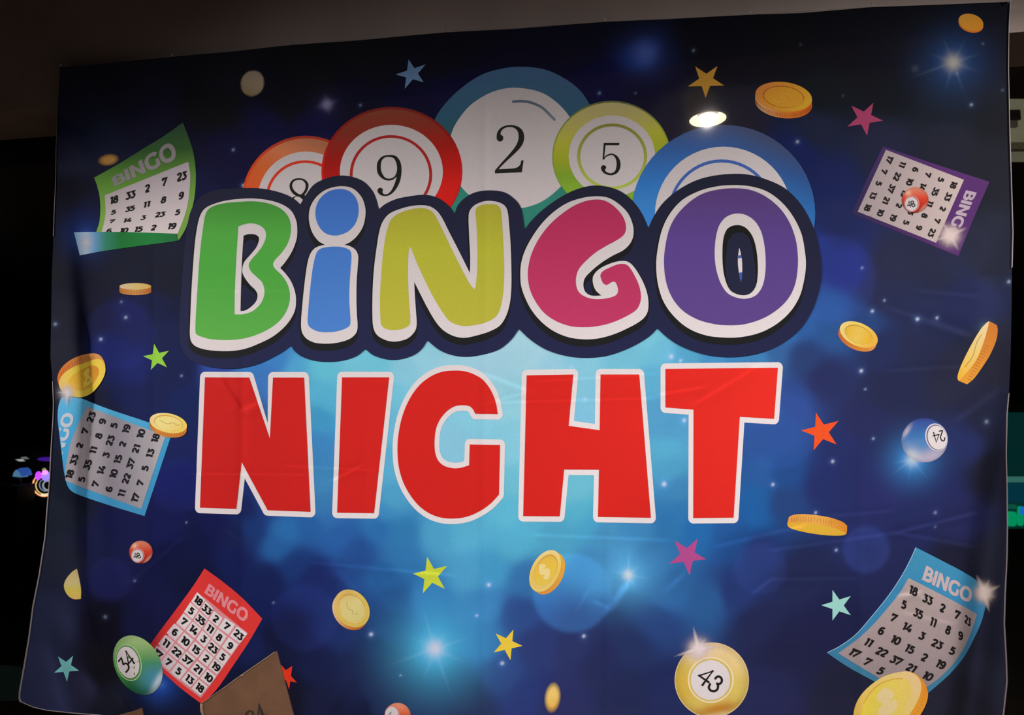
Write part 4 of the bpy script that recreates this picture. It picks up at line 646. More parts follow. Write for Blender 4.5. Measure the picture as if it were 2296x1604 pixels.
coin('large gold coin above the letter O', (1757, 217, 64, 33), (0, 15), diag((168, 100, 44), (180, 118, 34), (196, 146, 40), 1757, 217, 50, 40), diag((196, 160, 120), (190, 110, 40), (196, 84, 22), 1757, 240, 60, 10), diag((176, 112, 34), (186, 128, 36), (180, 122, 34), 1757, 217, 40, 60), rot=7, inner=.7, sym=([stroke([(1778, 222), (1768, 213), (1755, 211), (1749, 217), (1760, 222), (1756, 229), (1742, 228), (1734, 221)], 3)], (196, 142, 52)), ridges=(44, (150, 74, 24), 15, 165))
coin('small blurred coin left of the green card', (243, 358.5, 25, 14), (0, 0), None, (176, 126, 66), rot=-9, soft=.5)
coin('flat coin seen edge-on, left', (303.5, 642.5, 35.5, 7.5), (0, 12), diag((214, 178, 150), (206, 176, 110), (206, 160, 80), 303, 642, 36, 0), diag((190, 110, 50), (196, 140, 76), (176, 92, 36), 303, 655, 36, 0), ridges=(16, (176, 104, 44), 20, 160))
coin('gold coin right of the letter O', (1925.5, 750.5, 45.3, 25.6), (-3.5, 8.5), diag((246, 210, 128), (244, 206, 92), (244, 180, 70), 1925, 750, 40, 25), diag((206, 104, 50), (226, 140, 62), (236, 150, 80), 1925, 760, 40, 0), diag((234, 184, 54), (240, 196, 90), (238, 180, 44), 1925, 750, 30, 25), rot=24.3, inner=.7, ridges=(17, (206, 124, 36), 45, 128))
c = part('printed_coin', [[Z(2096, 700, 3.565, [(182, 535), (187, 490), (222, 400), (290, 265), (365, 140), (420, 80), (437, 75), (497, 106, 1), (503, 150), (490, 230), (440, 345), (380, 440), (310, 535), (258, 578, 1), (190, 550, 1)])]], diag((240, 160, 60), (228, 142, 54), (214, 124, 50), 2195, 790, 60, -60), 1, banner, grid=4, label='gold coin seen on edge at the right border')
child(c, 'coin_face', [[Z(2096, 700, 3.565, [(182, 535), (187, 490), (222, 400), (290, 265), (365, 140), (420, 80), (435, 76, 1), (415, 160), (380, 270), (330, 385), (262, 478), (195, 549, 1)])]], diag((248, 190, 66), (246, 206, 120), (246, 214, 158), 2185, 790, 60, -60), 3, grid=4)
child(c, 'coin_ridges', [stroke([V2((2096, 700), 3.565, p), V2((2096, 700), 3.565, (p[0]+34, p[1]+16))], 1.2, smooth=False) for p in [(400-11.5*i, 262+22.5*i) for i in range(13)]], (196, 110, 40), 2, grid=0)
child(c, 'coin_symbol', [stroke([V2((2096, 700), 3.565, p) for p in ((375, 180), (340, 235), (322, 290), (300, 360), (240, 440))], .9)], (170, 120, 60), 5, grid=0)
oF, sF = (110, 780), 4.1125
c = part('printed_coin', [[Z(oF[0], oF[1], sF, [(80, 310), (78, 265), (108, 195), (180, 125), (280, 75), (390, 53), (455, 62), (498, 105), (520, 180), (490, 300), (390, 420), (300, 455), (180, 440), (110, 380)])]], diag((206, 106, 44), (198, 120, 60), (206, 140, 76), 183, 830, 50, -20), 9, banner, grid=4, label='bent gold coin with dollar sign, left')
child(c, 'coin_ridges', [stroke([V2(oF, sF, p), V2(oF, sF, (p[0]+10, p[1]+38))], 1.0, smooth=False) for p in ((110, 222), (128, 200), (148, 180), (168, 163), (188, 148), (208, 136), (230, 125), (252, 115), (275, 105), (298, 96), (320, 88), (342, 82), (364, 77), (386, 72), (408, 70))], (166, 92, 44), 10, grid=0)
child(c, 'coin_face', [[Z(oF[0], oF[1], sF, [(92, 350), (100, 290), (150, 225), (240, 172), (340, 137), (430, 106), (480, 112), (510, 150), (520, 210), (500, 280), (450, 360), (390, 420), (300, 457), (200, 445), (130, 410)])]], diag((236, 196, 100), (228, 194, 62), (232, 196, 76), 183, 845, 50, -20), 11, grid=5)
child(c, 'coin_recess', [[Z(oF[0], oF[1], sF, [(178, 300), (225, 248), (320, 192), (400, 163), (450, 185), (456, 240), (420, 312), (370, 372), (300, 396), (230, 386), (185, 345)])]], diag((226, 176, 60), (216, 160, 50), (204, 128, 44), 190, 850, 40, -30), 12, grid=5)
child(c, 'coin_symbol', [stroke([V2(oF, sF, p) for p in ((370, 195), (340, 225), (335, 255), (375, 275), (385, 305), (350, 335), (318, 320))], 6), stroke([V2(oF, sF, p) for p in ((370, 200), (320, 370))], 4, smooth=False)], (224, 194, 84), 13, grid=0)
child(c, 'printed_glow', [[ell(149, 882, 34, 40)]], WHITE, 15, grid=2, alpha=lambda x, y: .96*twinkle(x, y, 150, 881, 12, [(182, 26, 4), (-88, 24, 7), (90, 34, 5), (0, 22, 7), (45, 20, 7), (-40, 18, 6)]))
coin('gold coin on the corner of the left blue card', (377.5, 949, 42.5, 21.5), (-1, 10), diag((240, 208, 150), (238, 208, 116), (238, 200, 92), 377, 949, 40, 25), diag((220, 140, 60), (212, 132, 60), (206, 124, 40), 377, 960, 40, 0), diag((236, 212, 130), (238, 214, 136), (232, 196, 96), 377, 949, 40), rot=12, lay=9, inner=.74, ridges=(26, (180, 100, 40), 25, 165),
     sym=([stroke([(358, 942), (368, 948), (378, 951), (388, 948), (396, 954), (403, 952)], 1.0)], (186, 150, 72)))
oG, sG = (1740, 1130), 12.756
c = part('printed_coin', [[Z(*oG, sG, [(320, 590), (330, 540), (370, 375, 1), (500, 320), (700, 298), (1000, 310), (1300, 350), (1600, 410), (1900, 520), (2035, 630, 1), (2015, 855), (1950, 895), (1800, 918), (1500, 910), (1150, 872), (800, 812), (500, 735), (370, 675)])]], diag((232, 156, 72), (240, 172, 84), (230, 144, 44), 1832, 1170, 60, 0), 1, banner, grid=4, label='gold coin tipped away below the letter T')
child(c, 'coin_face', [[Z(*oG, sG, [(322, 590), (345, 552), (500, 535), (800, 545), (1150, 580), (1500, 655), (1800, 745), (2000, 850), (1950, 893), (1800, 917), (1500, 908), (1150, 870), (800, 810), (500, 733), (370, 673)])]], diag((232, 172, 56), (230, 178, 60), (232, 176, 58), 1832, 1185, 60, 0), 3, grid=4)
child(c, 'coin_ridges', [stroke([V2(oG, sG, (p+12, y0)), V2(oG, sG, (p-8, y0+140))], 1.0, smooth=False) for p, y0 in [(440, 385), (485, 380), (530, 375), (580, 368), (640, 365), (705, 362), (775, 362), (850, 368), (930, 375), (1010, 380), (1095, 390), (1180, 400), (1265, 412), (1350, 425), (1430, 440), (1510, 458), (1585, 478)]], (196, 126, 50), 2, grid=0)
coin('gold coin below the letter H', (1222.4, 1281, 31, 50.3), (9, 6), diag((236, 206, 140), (234, 192, 84), (230, 196, 110), 1222, 1281, 45, 80), diag((226, 166, 50), (222, 158, 60), (214, 140, 66), 1232, 1290, 50, 90), diag((228, 178, 74), (230, 188, 70), (226, 192, 88), 1222, 1281, 36, 60), rot=27, inner=.72,
     sym=([[Z(1160, 1210, 11.457, [(570, 650), (640, 640), (720, 650), (725, 710), (660, 770), (760, 740), (830, 780), (840, 880), (810, 990), (760, 1030), (700, 1030), (660, 980), (700, 910), (630, 920), (570, 870), (555, 780)])]], (236, 208, 140)))
coin('pale gold coin below the letter I', (789, 1365, 36.6, 45.5), (-4, 6), diag((216, 178, 104), (214, 182, 84), (210, 176, 84), 789, 1365, 40, 45), diag((226, 190, 150), (214, 170, 110), (190, 100, 34), 787, 1370, 40, 60), diag((218, 190, 112), (214, 194, 128), (208, 190, 116), 789, 1365, 36, 45), rot=-36.5, inner=.72,
     sym=([stroke([V2((730, 1300), 13.37, p) for p in ((640, 670), (640, 810), (720, 905), (800, 915), (820, 1030), (900, 1040), (980, 1005))], 1.2)], (178, 156, 90)))
part('printed_coin', [[Z(0, 1200, 3.97, [(685, 300, 1), (640, 330), (590, 390), (570, 440), (575, 490), (610, 545), (660, 573), (720, 570, 1), (722, 490), (708, 400)])]], flatgrad([(0, (164, 140, 96)), (.45, (176, 158, 108)), (.7, (180, 160, 70)), (1, (190, 152, 84))], vfield(1275, 1345), (163, 1310)), 1, banner, grid=4, label='half-hidden coin cut by the left fold')
coin('blurred yellow coin at the bottom', (1239, 1565, 19, 36), (0, 0), None, diag((240, 200, 116), (234, 190, 104), (224, 160, 60), 1239, 1565, 30, 60), rot=6, soft=.45)
oH, sH = (1840, 1220), 4.178
c = part('printed_coin', [[Z(*oH, sH, [(790, 1195), (880, 1215), (960, 1280), (1003, 1380), (1000, 1460), (960, 1560), (880, 1680), (780, 1790), (640, 1860), (500, 1860), (380, 1800), (320, 1700), (308, 1590), (350, 1460), (450, 1340), (600, 1240)])]], diag((232, 156, 44), (226, 146, 44), (214, 124, 36), 2050, 1570, 60, -60), 9, banner, grid=5, label='large gold coin at the lower right card')
child(c, 'coin_face', [[Z(*oH, sH, [(790, 1195), (870, 1215), (925, 1265), (943, 1340), (930, 1420), (890, 1510), (820, 1620), (720, 1730), (580, 1820), (440, 1820), (350, 1760), (312, 1680), (310, 1590), (350, 1460), (450, 1340), (600, 1240)])]], diag((244, 196, 90), (240, 206, 110), (234, 196, 140), 1985, 1560, 80, -40), 11, grid=6)
child(c, 'coin_recess', [[Z(*oH, sH, [(650, 1280), (750, 1258), (820, 1290), (848, 1370), (810, 1480), (740, 1590), (620, 1700), (480, 1720), (390, 1650), (390, 1560), (440, 1430), (540, 1335)])]], diag((224, 196, 60), (232, 204, 92), (236, 200, 104), 1985, 1570, 60, 10), 12, grid=6)
child(c, 'coin_recess', [stroke([V2(oH, sH, p) for p in ((400, 1500), (460, 1400), (560, 1310), (680, 1268), (770, 1262))], 2.2)], (216, 160, 60), 13, grid=0)
child(c, 'coin_symbol', [[Z(*oH, sH, [(600, 1350), (660, 1370), (690, 1420), (640, 1480), (700, 1460), (720, 1520), (680, 1580), (560, 1640), (540, 1560), (580, 1500), (530, 1470), (540, 1400)])]], (238, 208, 150), 13, grid=0)
child(c, 'coin_ridges', [stroke([V2(oH, sH, p), V2(oH, sH, (p[0]+28, p[1]+22))], 1.2, smooth=False) for p in ((962, 1330), (968, 1355), (966, 1382), (962, 1410), (952, 1440), (942, 1470), (928, 1500), (912, 1530), (894, 1560), (872, 1590))], (196, 120, 40), 10, grid=0)

# ------------------------------------------------------------------ small numbered balls
def ballcol(cx, cy, r, top, mid, low, hi=None, spots=()):
    e = E_at(cx, cy)[0]*TINT
    def f(x, y):
        t = np.clip((y-cy)/(2*r)+.5, 0, 1); s = np.array([0, .45, .9]); Cc = lin(np.array([top, mid, low], float)); c = np.stack([np.interp(t, s, Cc[:, k]) for k in range(3)], 1)
        for (sx, sy, ax, ay, ang, col, am) in spots:
            ca, sa = math.cos(math.radians(ang)), math.sin(math.radians(ang)); dx, dy = x-sx, y-sy; d = np.hypot((dx*ca+dy*sa)/ax, (-dx*sa+dy*ca)/ay); k = (am*gauss(d, 1))[:, None]; c = c*(1-k)+k*lin(col)
        rr = np.hypot(x-cx, y-cy)/r; k = (.25*np.clip((rr-.8)/.2, 0, 1))[:, None]; c = c*(1-k)
        return np.clip(c/e, .001, .9)
    return f
def small48(cx, cy, r, lay, lbl, g):
    f = r/26.
    o = part('printed_ball', [[ell(cx, cy, r, r*.97)]], ballcol(cx, cy, r, tuple(int(v*g) for v in (206, 130, 104)), tuple(int(v*g) for v in (206, 62, 40)), tuple(int(v*g) for v in (140, 24, 24)), spots=[(cx-14*f, cy-14*f, 4*f, 4*f, 0, (236, 186, 160), .8), (cx+15*f, cy+17*f, 11*f, 2.2*f, -48, (226, 150, 130), .7)]), lay, banner, grid=2.5, label=lbl)
    child(o, 'ball_face', [[ell(cx-7*f, cy+7.5*f, 15*f, 16.2*f)]], (236, 140, 130), lay+1, grid=0)
    child(o, 'face_ring', [[ell(cx-7.3*f, cy+7.7*f, 13.4*f, 14.6*f)]], (110, 60, 66), lay+2, grid=0)
    child(o, 'ball_disc', [[ell(cx-7.5*f, cy+7.9*f, 12.6*f, 13.8*f)]], WHITE*.95, lay+3, grid=0)
    q = lambda P: [(cx-45.7*f+p[0]/17.82*f+.3*f, cy-48.5*f+p[1]/17.82*f) for p in P]
    child(o, 'ball_number', [sharp(q([(640, 1120), (590, 905), (535, 1065), (690, 1030)]), 1.9*f), stroke(q([(700, 905), (745, 925), (745, 975), (700, 1000), (660, 975), (655, 930)]), 1.9*f, loop=True), stroke(q([(735, 1000), (785, 1020), (795, 1070), (750, 1100), (705, 1085), (690, 1035)]), 1.9*f, loop=True)], (36, 28, 28), lay+4, grid=0)
small48(315.7, 1238.5, 26.3, 1, 'small red ball numbered 48, left', .97)
small48(2052.3, 448.5, 29.6, 9, 'small red ball numbered 48 on the purple card', 1.06)
# green 34
cx, cy = 309.2, 1492.2
o = part('printed_ball', [[ell(cx, cy, 50.6, 70.6, -28)]], ballcol(cx, cy, 66, (150, 170, 116), (66, 122, 60), (18, 72, 30), spots=[(350, 1520, 26, 22, 0, (64, 124, 156), .8), (356, 1527, 20, 5.5, -60, (176, 184, 196), .9), (268, 1440, 20, 16, 0, (110, 150, 90), .4)]), 7, banner, grid=4, label='green ball numbered 34')
child(o, 'ball_face', [[ell(288.4, 1486.8, 28.2, 41.5, -15)]], (150, 180, 130), 8, grid=0)
child(o, 'face_ring', [[ell(288, 1486.6, 26.8, 40, -15)]], (76, 104, 60), 9, grid=0)
child(o, 'ball_disc', [[ell(287.2, 1486.0, 24.4, 36, -15)]], WHITE*.96, 10, grid=0)
q = lambda P, o=(230, 1400), s=9.435: [V2(o, s, p) for p in P]
child(o, 'ball_number', [sharp(q([(333, 800), (395, 715), (440, 862)]), 4), stroke(q([(435, 860), (490, 830), (545, 875), (550, 945), (500, 1015)]), 4), sharp(q([(670, 830), (495, 580), (548, 840), (645, 720)]), 4), [ell(282.6, 1461.5, 2, 2)], [ell(283, 1507.5, 2, 2)], [ell(301, 1488, 2, 2)]], (22, 18, 18), 11, grid=0)
# blue 24
cx, cy = 2073, 987.5
o = part('printed_ball', [[ell(cx, cy, 52, 49.6)]], ballcol(cx, cy, 52, (60, 70, 150), (66, 120, 184), (176, 170, 196), spots=[(2066, 1000, 30, 14, -12, (76, 134, 194), .8), (2090, 1025, 30, 12, -22, (190, 176, 200), .95), (2032, 968, 3.5, 12, 32, (206, 190, 204), .9), (2044, 1024, 13, 12, 0, (206, 206, 216), .9)]), 1, banner, grid=3.5, label='blue ball numbered 24')
child(o, 'ball_face', [[ell(2099.6, 981, 24.6, 31.6, -16)]], (232, 216, 226), 2, grid=0)
child(o, 'face_ring', [[ell(2100.5, 981.5, 22.6, 29.2, -16)]], (104, 98, 130), 3, grid=0)
child(o, 'ball_disc', [[ell(2101.6, 981.8, 21.2, 27.6, -16)]], WHITE, 4, grid=0)
q = lambda P, o=(1980, 900), s=8.911: [V2(o, s, p) for p in P]
child(o, 'ball_number', [stroke(q([(1115, 603), (1185, 590), (1168, 650), (1150, 715), (1165, 775), (1205, 795), (1232, 765), (1230, 722)]), 2.6), sharp(q([(1008, 618), (1062, 820), (1118, 665), (988, 696)]), 2.6)], (36, 26, 26), 5, grid=0)
# yellow 43
cx, cy = 1596, 1525.8
def f43(x, y):
    a = ballcol(cx, cy, 83.5, (226, 190, 150), (214, 186, 96), (212, 180, 90), spots=[(1532, 1492, 14, 18, 30, (196, 170, 50), .6), (1530, 1540, 18, 40, 0, (206, 162, 48), .7), (1655, 1480, 26, 36, -30, (230, 196, 140), .8), (1610, 1590, 40, 9, -12, (186, 112, 30), .9), (1560, 1450, 24, 20, 0, (232, 208, 196), .95), (1625, 1604, 46, 5, -10, (236, 200, 150), .8), (1665, 1545, 16, 30, 0, (210, 178, 84), .6)])(x, y); return a
o = part('printed_ball', [[ell(cx, cy, 83.4, 84.6)]], f43, 1, banner, grid=5, label='large yellow ball numbered 43')
child(o, 'ball_rim', [[ell(cx, cy, 83.4, 84.6), ell(cx, cy, 81.6, 82.8)]], (226, 192, 140), 2, grid=0)
child(o, 'face_ring', [[ell(1593.6, 1525.3, 51.6, 51.8), ell(1593.6, 1525.3, 48.0, 48.2)]], (236, 208, 168), 2, grid=0)
child(o, 'face_ring', [[ell(1593.6, 1525.3, 48.0, 48.2), ell(1593.6, 1525.3, 44.0, 44.6)]], (206, 178, 96), 2, grid=0)
child(o, 'ball_disc', [[ell(1593.2, 1525.8, 44, 44.6)]], WHITE, 3, grid=0)
q = lambda P, o=(1480, 1400), s=7.862: [V2(o, s, p) for p in P]
child(o, 'ball_number', [sharp(q([(855, 1025), (690, 910), (925, 832), (748, 1075)]), 5.2), stroke(q([(975, 960), (1005, 928), (1055, 930), (1088, 975), (1080, 1030), (1040, 1057), (990, 1045)]), 5.2), stroke(q([(1000, 1045), (1022, 1085), (1010, 1150), (955, 1185), (895, 1172), (858, 1120), (880, 1060)]), 5.2)]+[[ell(*q([p])[0], 2.6, 2.6)] for p in ((855, 1025), (690, 910), (925, 832), (748, 1075), (975, 960), (880, 1060))], (26, 24, 22), 4, grid=0)
child(o, 'printed_glow', [[ell(1562, 1450, 58, 64)]], (230, 208, 210), 6, grid=2.5, alpha=lambda x, y: .97*twinkle(x, y, 1566, 1456, 19, [(-103, 54, 7), (-56, 34, 8), (163, 58, 6), (-145, 30, 9), (-8, 50, 8), (60, 30, 10)], 5))
# orange ball at the bottom edge
cx, cy = 891.6, 1606
o = part('printed_ball', [[ell(cx, cy, 29.4, 29.4)]], ballcol(cx, cy, 29.4, (226, 140, 110), (204, 90, 56), (190, 60, 40)), 1, banner, grid=3, label='orange ball at the bottom edge')
child(o, 'ball_face', [[ell(879.5, 1603, 17, 20)]], (206, 120, 110), 2, grid=0)
child(o, 'ball_disc', [[ell(878.5, 1603, 14.6, 17.6)]], WHITE*.9, 3, grid=0)
child(o, 'ball_number', [sharp([(871, 1603), (877.5, 1597), (873, 1612)], 1.5)], (40, 36, 34), 4, grid=0)
# glows on top of cards
child(cE, 'printed_glow', [[ell(2209, 1329, 52, 56)]], (250, 222, 214), 8, grid=2.5, alpha=lambda x, y: .98*twinkle(x, y, 2206, 1330, 19, [(-112, 46, 11), (-24, 42, 11), (74, 46, 11), (-68, 34, 9), (22, 32, 9), (150, 26, 9)], 3.5))
glB = [o_ for o_ in banner.children if o_.name.startswith('printed_bingo_card')][1]
child(glB, 'printed_glow', [[ell(2128, 530, 50, 50)]], (236, 208, 204), 5, grid=2.5, clip=Z(*oB, sB, [(595, 50), (2012, 522), (1597, 1512), (175, 945)], corner=True), alpha=lambda x, y: .96*twinkle(x, y, 2130, 528, 19, [(-24, 44, 9), (-118, 42, 7), (60, 42, 9), (105, 32, 8), (160, 40, 8), (20, 30, 8)], 4.5))

# ================================================================== pins along the top edge
CLEAR = material('clear_plastic', (.62, .60, .60), .25, spec=.6)
def blob(c, r, seg=8, rings=5, sc=(1, 1, 1)):
    V = []; Fc = []
    for i in range(rings+1):
        ph = math.pi*i/rings
        for k in range(seg): V.append(np.array(c)+np.array([r*sc[0]*math.sin(ph)*math.cos(2*math.pi*k/seg), r*sc[1]*math.sin(ph)*math.sin(2*math.pi*k/seg), r*sc[2]*math.cos(ph)]))
    for i in range(rings):
        for k in range(seg): Fc.append([i*seg+k, i*seg+(k+1) % seg, (i+1)*seg+(k+1) % seg, (i+1)*seg+k])
    return V, Fc
def tube(path, r, seg=8, close=False):
    P = np.array(path, float); n = len(P); V = []; Fc = []
    for i in range(n):
        t = (P[(i+1) % n]-P[i-1]) if close else (P[min(i+1, n-1)]-P[max(i-1, 0)]); t /= np.linalg.norm(t); a = np.cross(t, [0.01, .02, 1]) if abs(t[2]) < .9 else np.cross(t, [1, 0, 0]); a /= np.linalg.norm(a); b = np.cross(t, a)
        for k in range(seg): V.append(P[i]+r*(a*math.cos(2*math.pi*k/seg)+b*math.sin(2*math.pi*k/seg)))
    for i in range(n if close else n-1):
        for k in range(seg): Fc.append([i*seg+k, i*seg+(k+1) % seg, ((i+1) % n)*seg+(k+1) % seg, ((i+1) % n)*seg+k])
    if not close: Fc += [list(range(seg))[::-1], [(n-1)*seg+k for k in range(seg)]]
    return V, Fc
def join(*parts_):
    V = []; Fc = []
    for v, f in parts_:
        n0 = len(V); V += list(v); Fc += [[i+n0 for i in q_] for q_ in f]
    return V, Fc
def box(lo, hi, axes=None, org=(0, 0, 0)):
    lo = np.array(lo, float); hi = np.array(hi, float); C8 = [(x, y, z) for z in (lo[2], hi[2]) for y in (lo[1], hi[1]) for x in (lo[0], hi[0])]
    A = np.eye(3) if axes is None else np.array(axes); V = [np.array(org)+c[0]*A[0]+c[1]*A[1]+c[2]*A[2] for c in C8]
    return V, [[0, 2, 3, 1], [4, 5, 7, 6], [0, 1, 5, 4], [2, 6, 7, 3], [0, 4, 6, 2], [1, 3, 7, 5]]
Wz = np.array([0, 0, 1.]); AX = (U, Wz, N)   # local axes of the banner: across, up, towards the room
pinV, pinF = join(blob((0, 0, .004), .0022, sc=(1, 1, 1.2)), tube([np.zeros(3)+N*-.016, N*.002, N*.005+Wz*.003], .0008, 6), tube([N*.004-Wz*.004+U*.002, N*.005, N*.004+Wz*.006-U*.002], .0011, 6))
pin0 = None
PL = [(137, 148, 'at the top left corner of the banner'), (387, 125, 'second from the top left corner'), (652, 99, 'above the lilac sparkle'), (995, 71, 'above the slate blue star'), (1357, 47, 'above the faint blue glow'), (1682, 31, 'above the orange-yellow star and big coin'), (1955, 14, 'second from the top right corner'), (2262, 5, 'at the top right corner of the banner')]
for i, (x, y, t) in enumerate(PL):
    p = pts(x, y, .004)[0]
    if pin0 is None: o = pin0 = mesh_obj('wall_hook', pinV, pinF, CLEAR)
    else: o = pin0.copy(); SC.collection.objects.link(o)
    o.location = tuple(p); tag(o, 'tiny clear plastic hook holding the cloth, '+t, 'hook', 'hooks along the top edge of the banner')

# ================================================================== cardboard carton in front of the banner
CARD = material('corrugated_cardboard', (.155, .078, .043), .85, spec=.2, noise=(26, .12), bump=.3)
CORE = material('torn_cardboard_edge', (.30, .20, .135), .9, spec=.1, noise=(120, .2))
MARK = material('black_marker', (.03, .022, .018), .6)
OFF = .10
tp = pts(620, 1460, OFF)[0]; lf = pts(450, 1580, OFF+.03)[0]; rt_ = pts(668, 1640, OFF+.005)[0]
ex = tp-lf; ll = np.linalg.norm(ex); ex /= ll; ey = rt_-tp; ey -= (ey@ex)*ex*0; ey_len = np.linalg.norm(ey); ey /= ey_len; nn = np.cross(ey, ex); nn /= np.linalg.norm(nn)
if nn@N < 0: nn = -nn
rb = tp+ey*.36; lb = pts(452, 1586, OFF+.03)[0]+ey*.02; lbb = pts(470, 1650, OFF+.02)[0]+ey*.19
croot = empty('cardboard_box', (lbb+rb)/2, 'open brown cardboard carton with black marker writing, standing before the banner', 'box')
CL = tuple(croot.location)
def slab(outline, th, nrm):
    n = len(outline); V = [np.array(p) for p in outline]+[np.array(p)-nrm*th for p in outline]; return V, [list(range(n)), [n+i for i in range(n)][::-1]]+[[i, n+i, n+(i+1) % n, (i+1) % n] for i in range(n)]
o1 = [lf, lf+ex*ll*.5+ey*.0006, tp-ex*.004, tp+ey*.002, tp+ey*.12-ex*.0005, rb, lbb, lb-ey*.006, lb-ey*.012-ex*.002]
V, Fc = slab(o1, .004, nn); p1 = mesh_obj('front_panel', V, Fc, CARD, croot, smooth=False, loc=CL)
V, Fc = join(tube([lf+nn*.0002-ey*.0004, lf+ex*ll*.3, lf+ex*ll*.5-ey*.0008, lf+ex*ll*.8, tp-ex*.004], .0011, 6), tube([lf+ex*.002, lf+ex*-.001+ey*.012, lb+ey*.01], .0028, 6), slab([lf+ex*ll*.52+nn*.0008-ey*.002, lf+ex*ll*.56+nn*.0008-ey*.001, lf+ex*ll*.555+nn*.0008+ey*.004, lf+ex*ll*.53+nn*.0008+ey*.003], .0006, nn))
e1 = mesh_obj('frayed_edge', V, Fc, CORE, croot, loc=CL); e1.parent = p1; e1.location = (0, 0, 0); e1['label'] = 'pale torn paper edge'
def onpanel(x, y, up=.0007):
    d = rays(np.array([float(x)]), np.array([float(y)]))[0]; t = ((tp-CAM)@nn+up)/(d@nn); return CAM+d*t
def marker(pl):
    V = []; Fc = []
    for pth, wds in pl:
        P = np.array(pth, float); T = np.gradient(P, axis=0); T /= np.linalg.norm(T, axis=1)[:, None]; Q = np.c_[-T[:, 1], T[:, 0]]; n0 = len(V)
        for p, q_, wd in zip(P, Q, wds): V += [onpanel(*(p+q_*wd/2)), onpanel(*(p-q_*wd/2))]
        for i in range(len(P)-1): Fc.append([n0+2*i, n0+2*i+1, n0+2*i+3, n0+2*i+2])
    return V, Fc
def dense(pl, n=16):
    P = np.array(pl, float); t = np.linspace(0, len(P)-1, n); return [tuple(np.array([np.interp(a, range(len(P)), P[:, 0]), np.interp(a, range(len(P)), P[:, 1])])) for a in t]
V, Fc = marker([(dense([(549, 1606), (554, 1598), (560, 1594), (565, 1595), (567, 1600), (566, 1606), (558, 1620), (548, 1634), (575, 1630)], 24), [2.2, 3, 4, 4, 3.6, 3, 2.6, 2.6]*3), (dense([(577, 1612), (579, 1596), (580.5, 1578)], 8), [3, 3, 2.6, 2.2, 2, 1.6, 1.4, 1.0]), (dense([(580, 1578), (584, 1592), (590, 1606), (594, 1628)], 8), [1.6, 3, 4.5, 6, 6, 5, 4, 3])])
e2 = mesh_obj('marker_writing', V, Fc, MARK, croot, loc=CL); e2.parent = p1; e2.location = (0, 0, 0); e2['label'] = 'black handwriting reading 21'
# carton body and second flap, mostly below the frame
bx_ = (rb-lbb); bl = np.linalg.norm(bx_); bx_ /= bl; bdir = -nn; th = .004
V, Fc = join(slab([lbb, rb, rb+bdir*.22, lbb+bdir*.22], .001, ey))
A_, B_ = lbb, rb; D_ = np.array([0, 0, -1.]); hh = .10
sides = [slab([A_, B_, B_+D_*hh, A_+D_*hh], th, nn)]
leftb = A_-np.array([.20, -.02, 0]); q2 = [pts(262, 1606, OFF-.03)[0], pts(300, 1596, OFF-.03)[0], pts(316, 1589, OFF-.03)[0], pts(318, 1596, OFF-.03)[0], pts(330, 1690, OFF-.03)[0], pts(250, 1690, OFF-.03)[0]]
mesh_obj('side_panel', *join(*sides), CARD, croot, smooth=False, loc=CL)
V, Fc = slab(q2, .004, N); mesh_obj('flap', V, Fc, CARD, croot, smooth=False, loc=CL)['label'] = 'upturned brown flap corner'
zb = .60; ins = pts(300, 1690, OFF-.035)[0]; ax_ = pts(470, 1690, OFF-.035)[0]
org = pts(262, 1690, OFF-.03)[0]; ht = org[2]-zb
V, Fc = box((0, -ht, -.004), (.42, 0, .20), AX, org); mesh_obj('box_body', V, Fc, CARD, croot, smooth=False, loc=CL)

# ================================================================== setting
BROWN = material('brown_header_paint', (.52, .43, .39), .8, spec=.15, noise=(3, .18), bump=.1)
def plane_pt(x, y, off): return pts(x, y, off)[0]
hd = [plane_pt(-500, 289, -.03), plane_pt(2900, 24, -.03), plane_pt(2900, -700, -.03), plane_pt(-500, -700, -.03)]
V, Fc = slab(hd, .16, N); tag(mesh_obj('trim_1', V, Fc, BROWN, smooth=False), 'brown header board above and behind the banner', kind='structure')
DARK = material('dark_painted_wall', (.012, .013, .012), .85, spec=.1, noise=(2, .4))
FLOORM = material('dark_wood_floor', (.16, .11, .07), .5, noise=(5, .3))
CEIL = material('ceiling_paint', (.50, .44, .39), .9, spec=.1, noise=(4, .05))
DSOF = material('dark_soffit', (.02, .02, .022), .9, spec=.05)
def bx(name, lo, hi, mat, kind='structure', label=None, cat=None):
    V, Fc = box(lo, hi); o = mesh_obj(name, np.array(V), Fc, mat, smooth=False); return tag(o, label, cat, kind=kind)
bx('floor', (-4.5, -4, -.1), (4.5, 6, 0), FLOORM)
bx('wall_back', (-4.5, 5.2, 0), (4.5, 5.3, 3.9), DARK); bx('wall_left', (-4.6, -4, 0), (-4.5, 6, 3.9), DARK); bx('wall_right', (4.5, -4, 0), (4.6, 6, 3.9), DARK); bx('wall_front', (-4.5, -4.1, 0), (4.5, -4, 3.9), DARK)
# ceiling of the lobby: stops short of the glass
edge = .055
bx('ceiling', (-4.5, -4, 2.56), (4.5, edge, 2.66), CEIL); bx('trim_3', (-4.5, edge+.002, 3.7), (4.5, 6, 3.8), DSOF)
LEDGE = material('ledge_laminate', (.05, .04, .035), .6)
V, Fc = box((-2.6, -.06, -.32), (2.6, 0, GLASS-.02), AX, (P0[0], P0[1], .60)); tag(mesh_obj('trim_2', V, Fc, LEDGE, smooth=False), kind='structure')
V, Fc = box((-2.6, -.60, -.30), (2.6, -.062, GLASS-.05), AX, (P0[0], P0[1], .60)); tag(mesh_obj('wall_ledge', V, Fc, DARK, smooth=False), kind='structure')
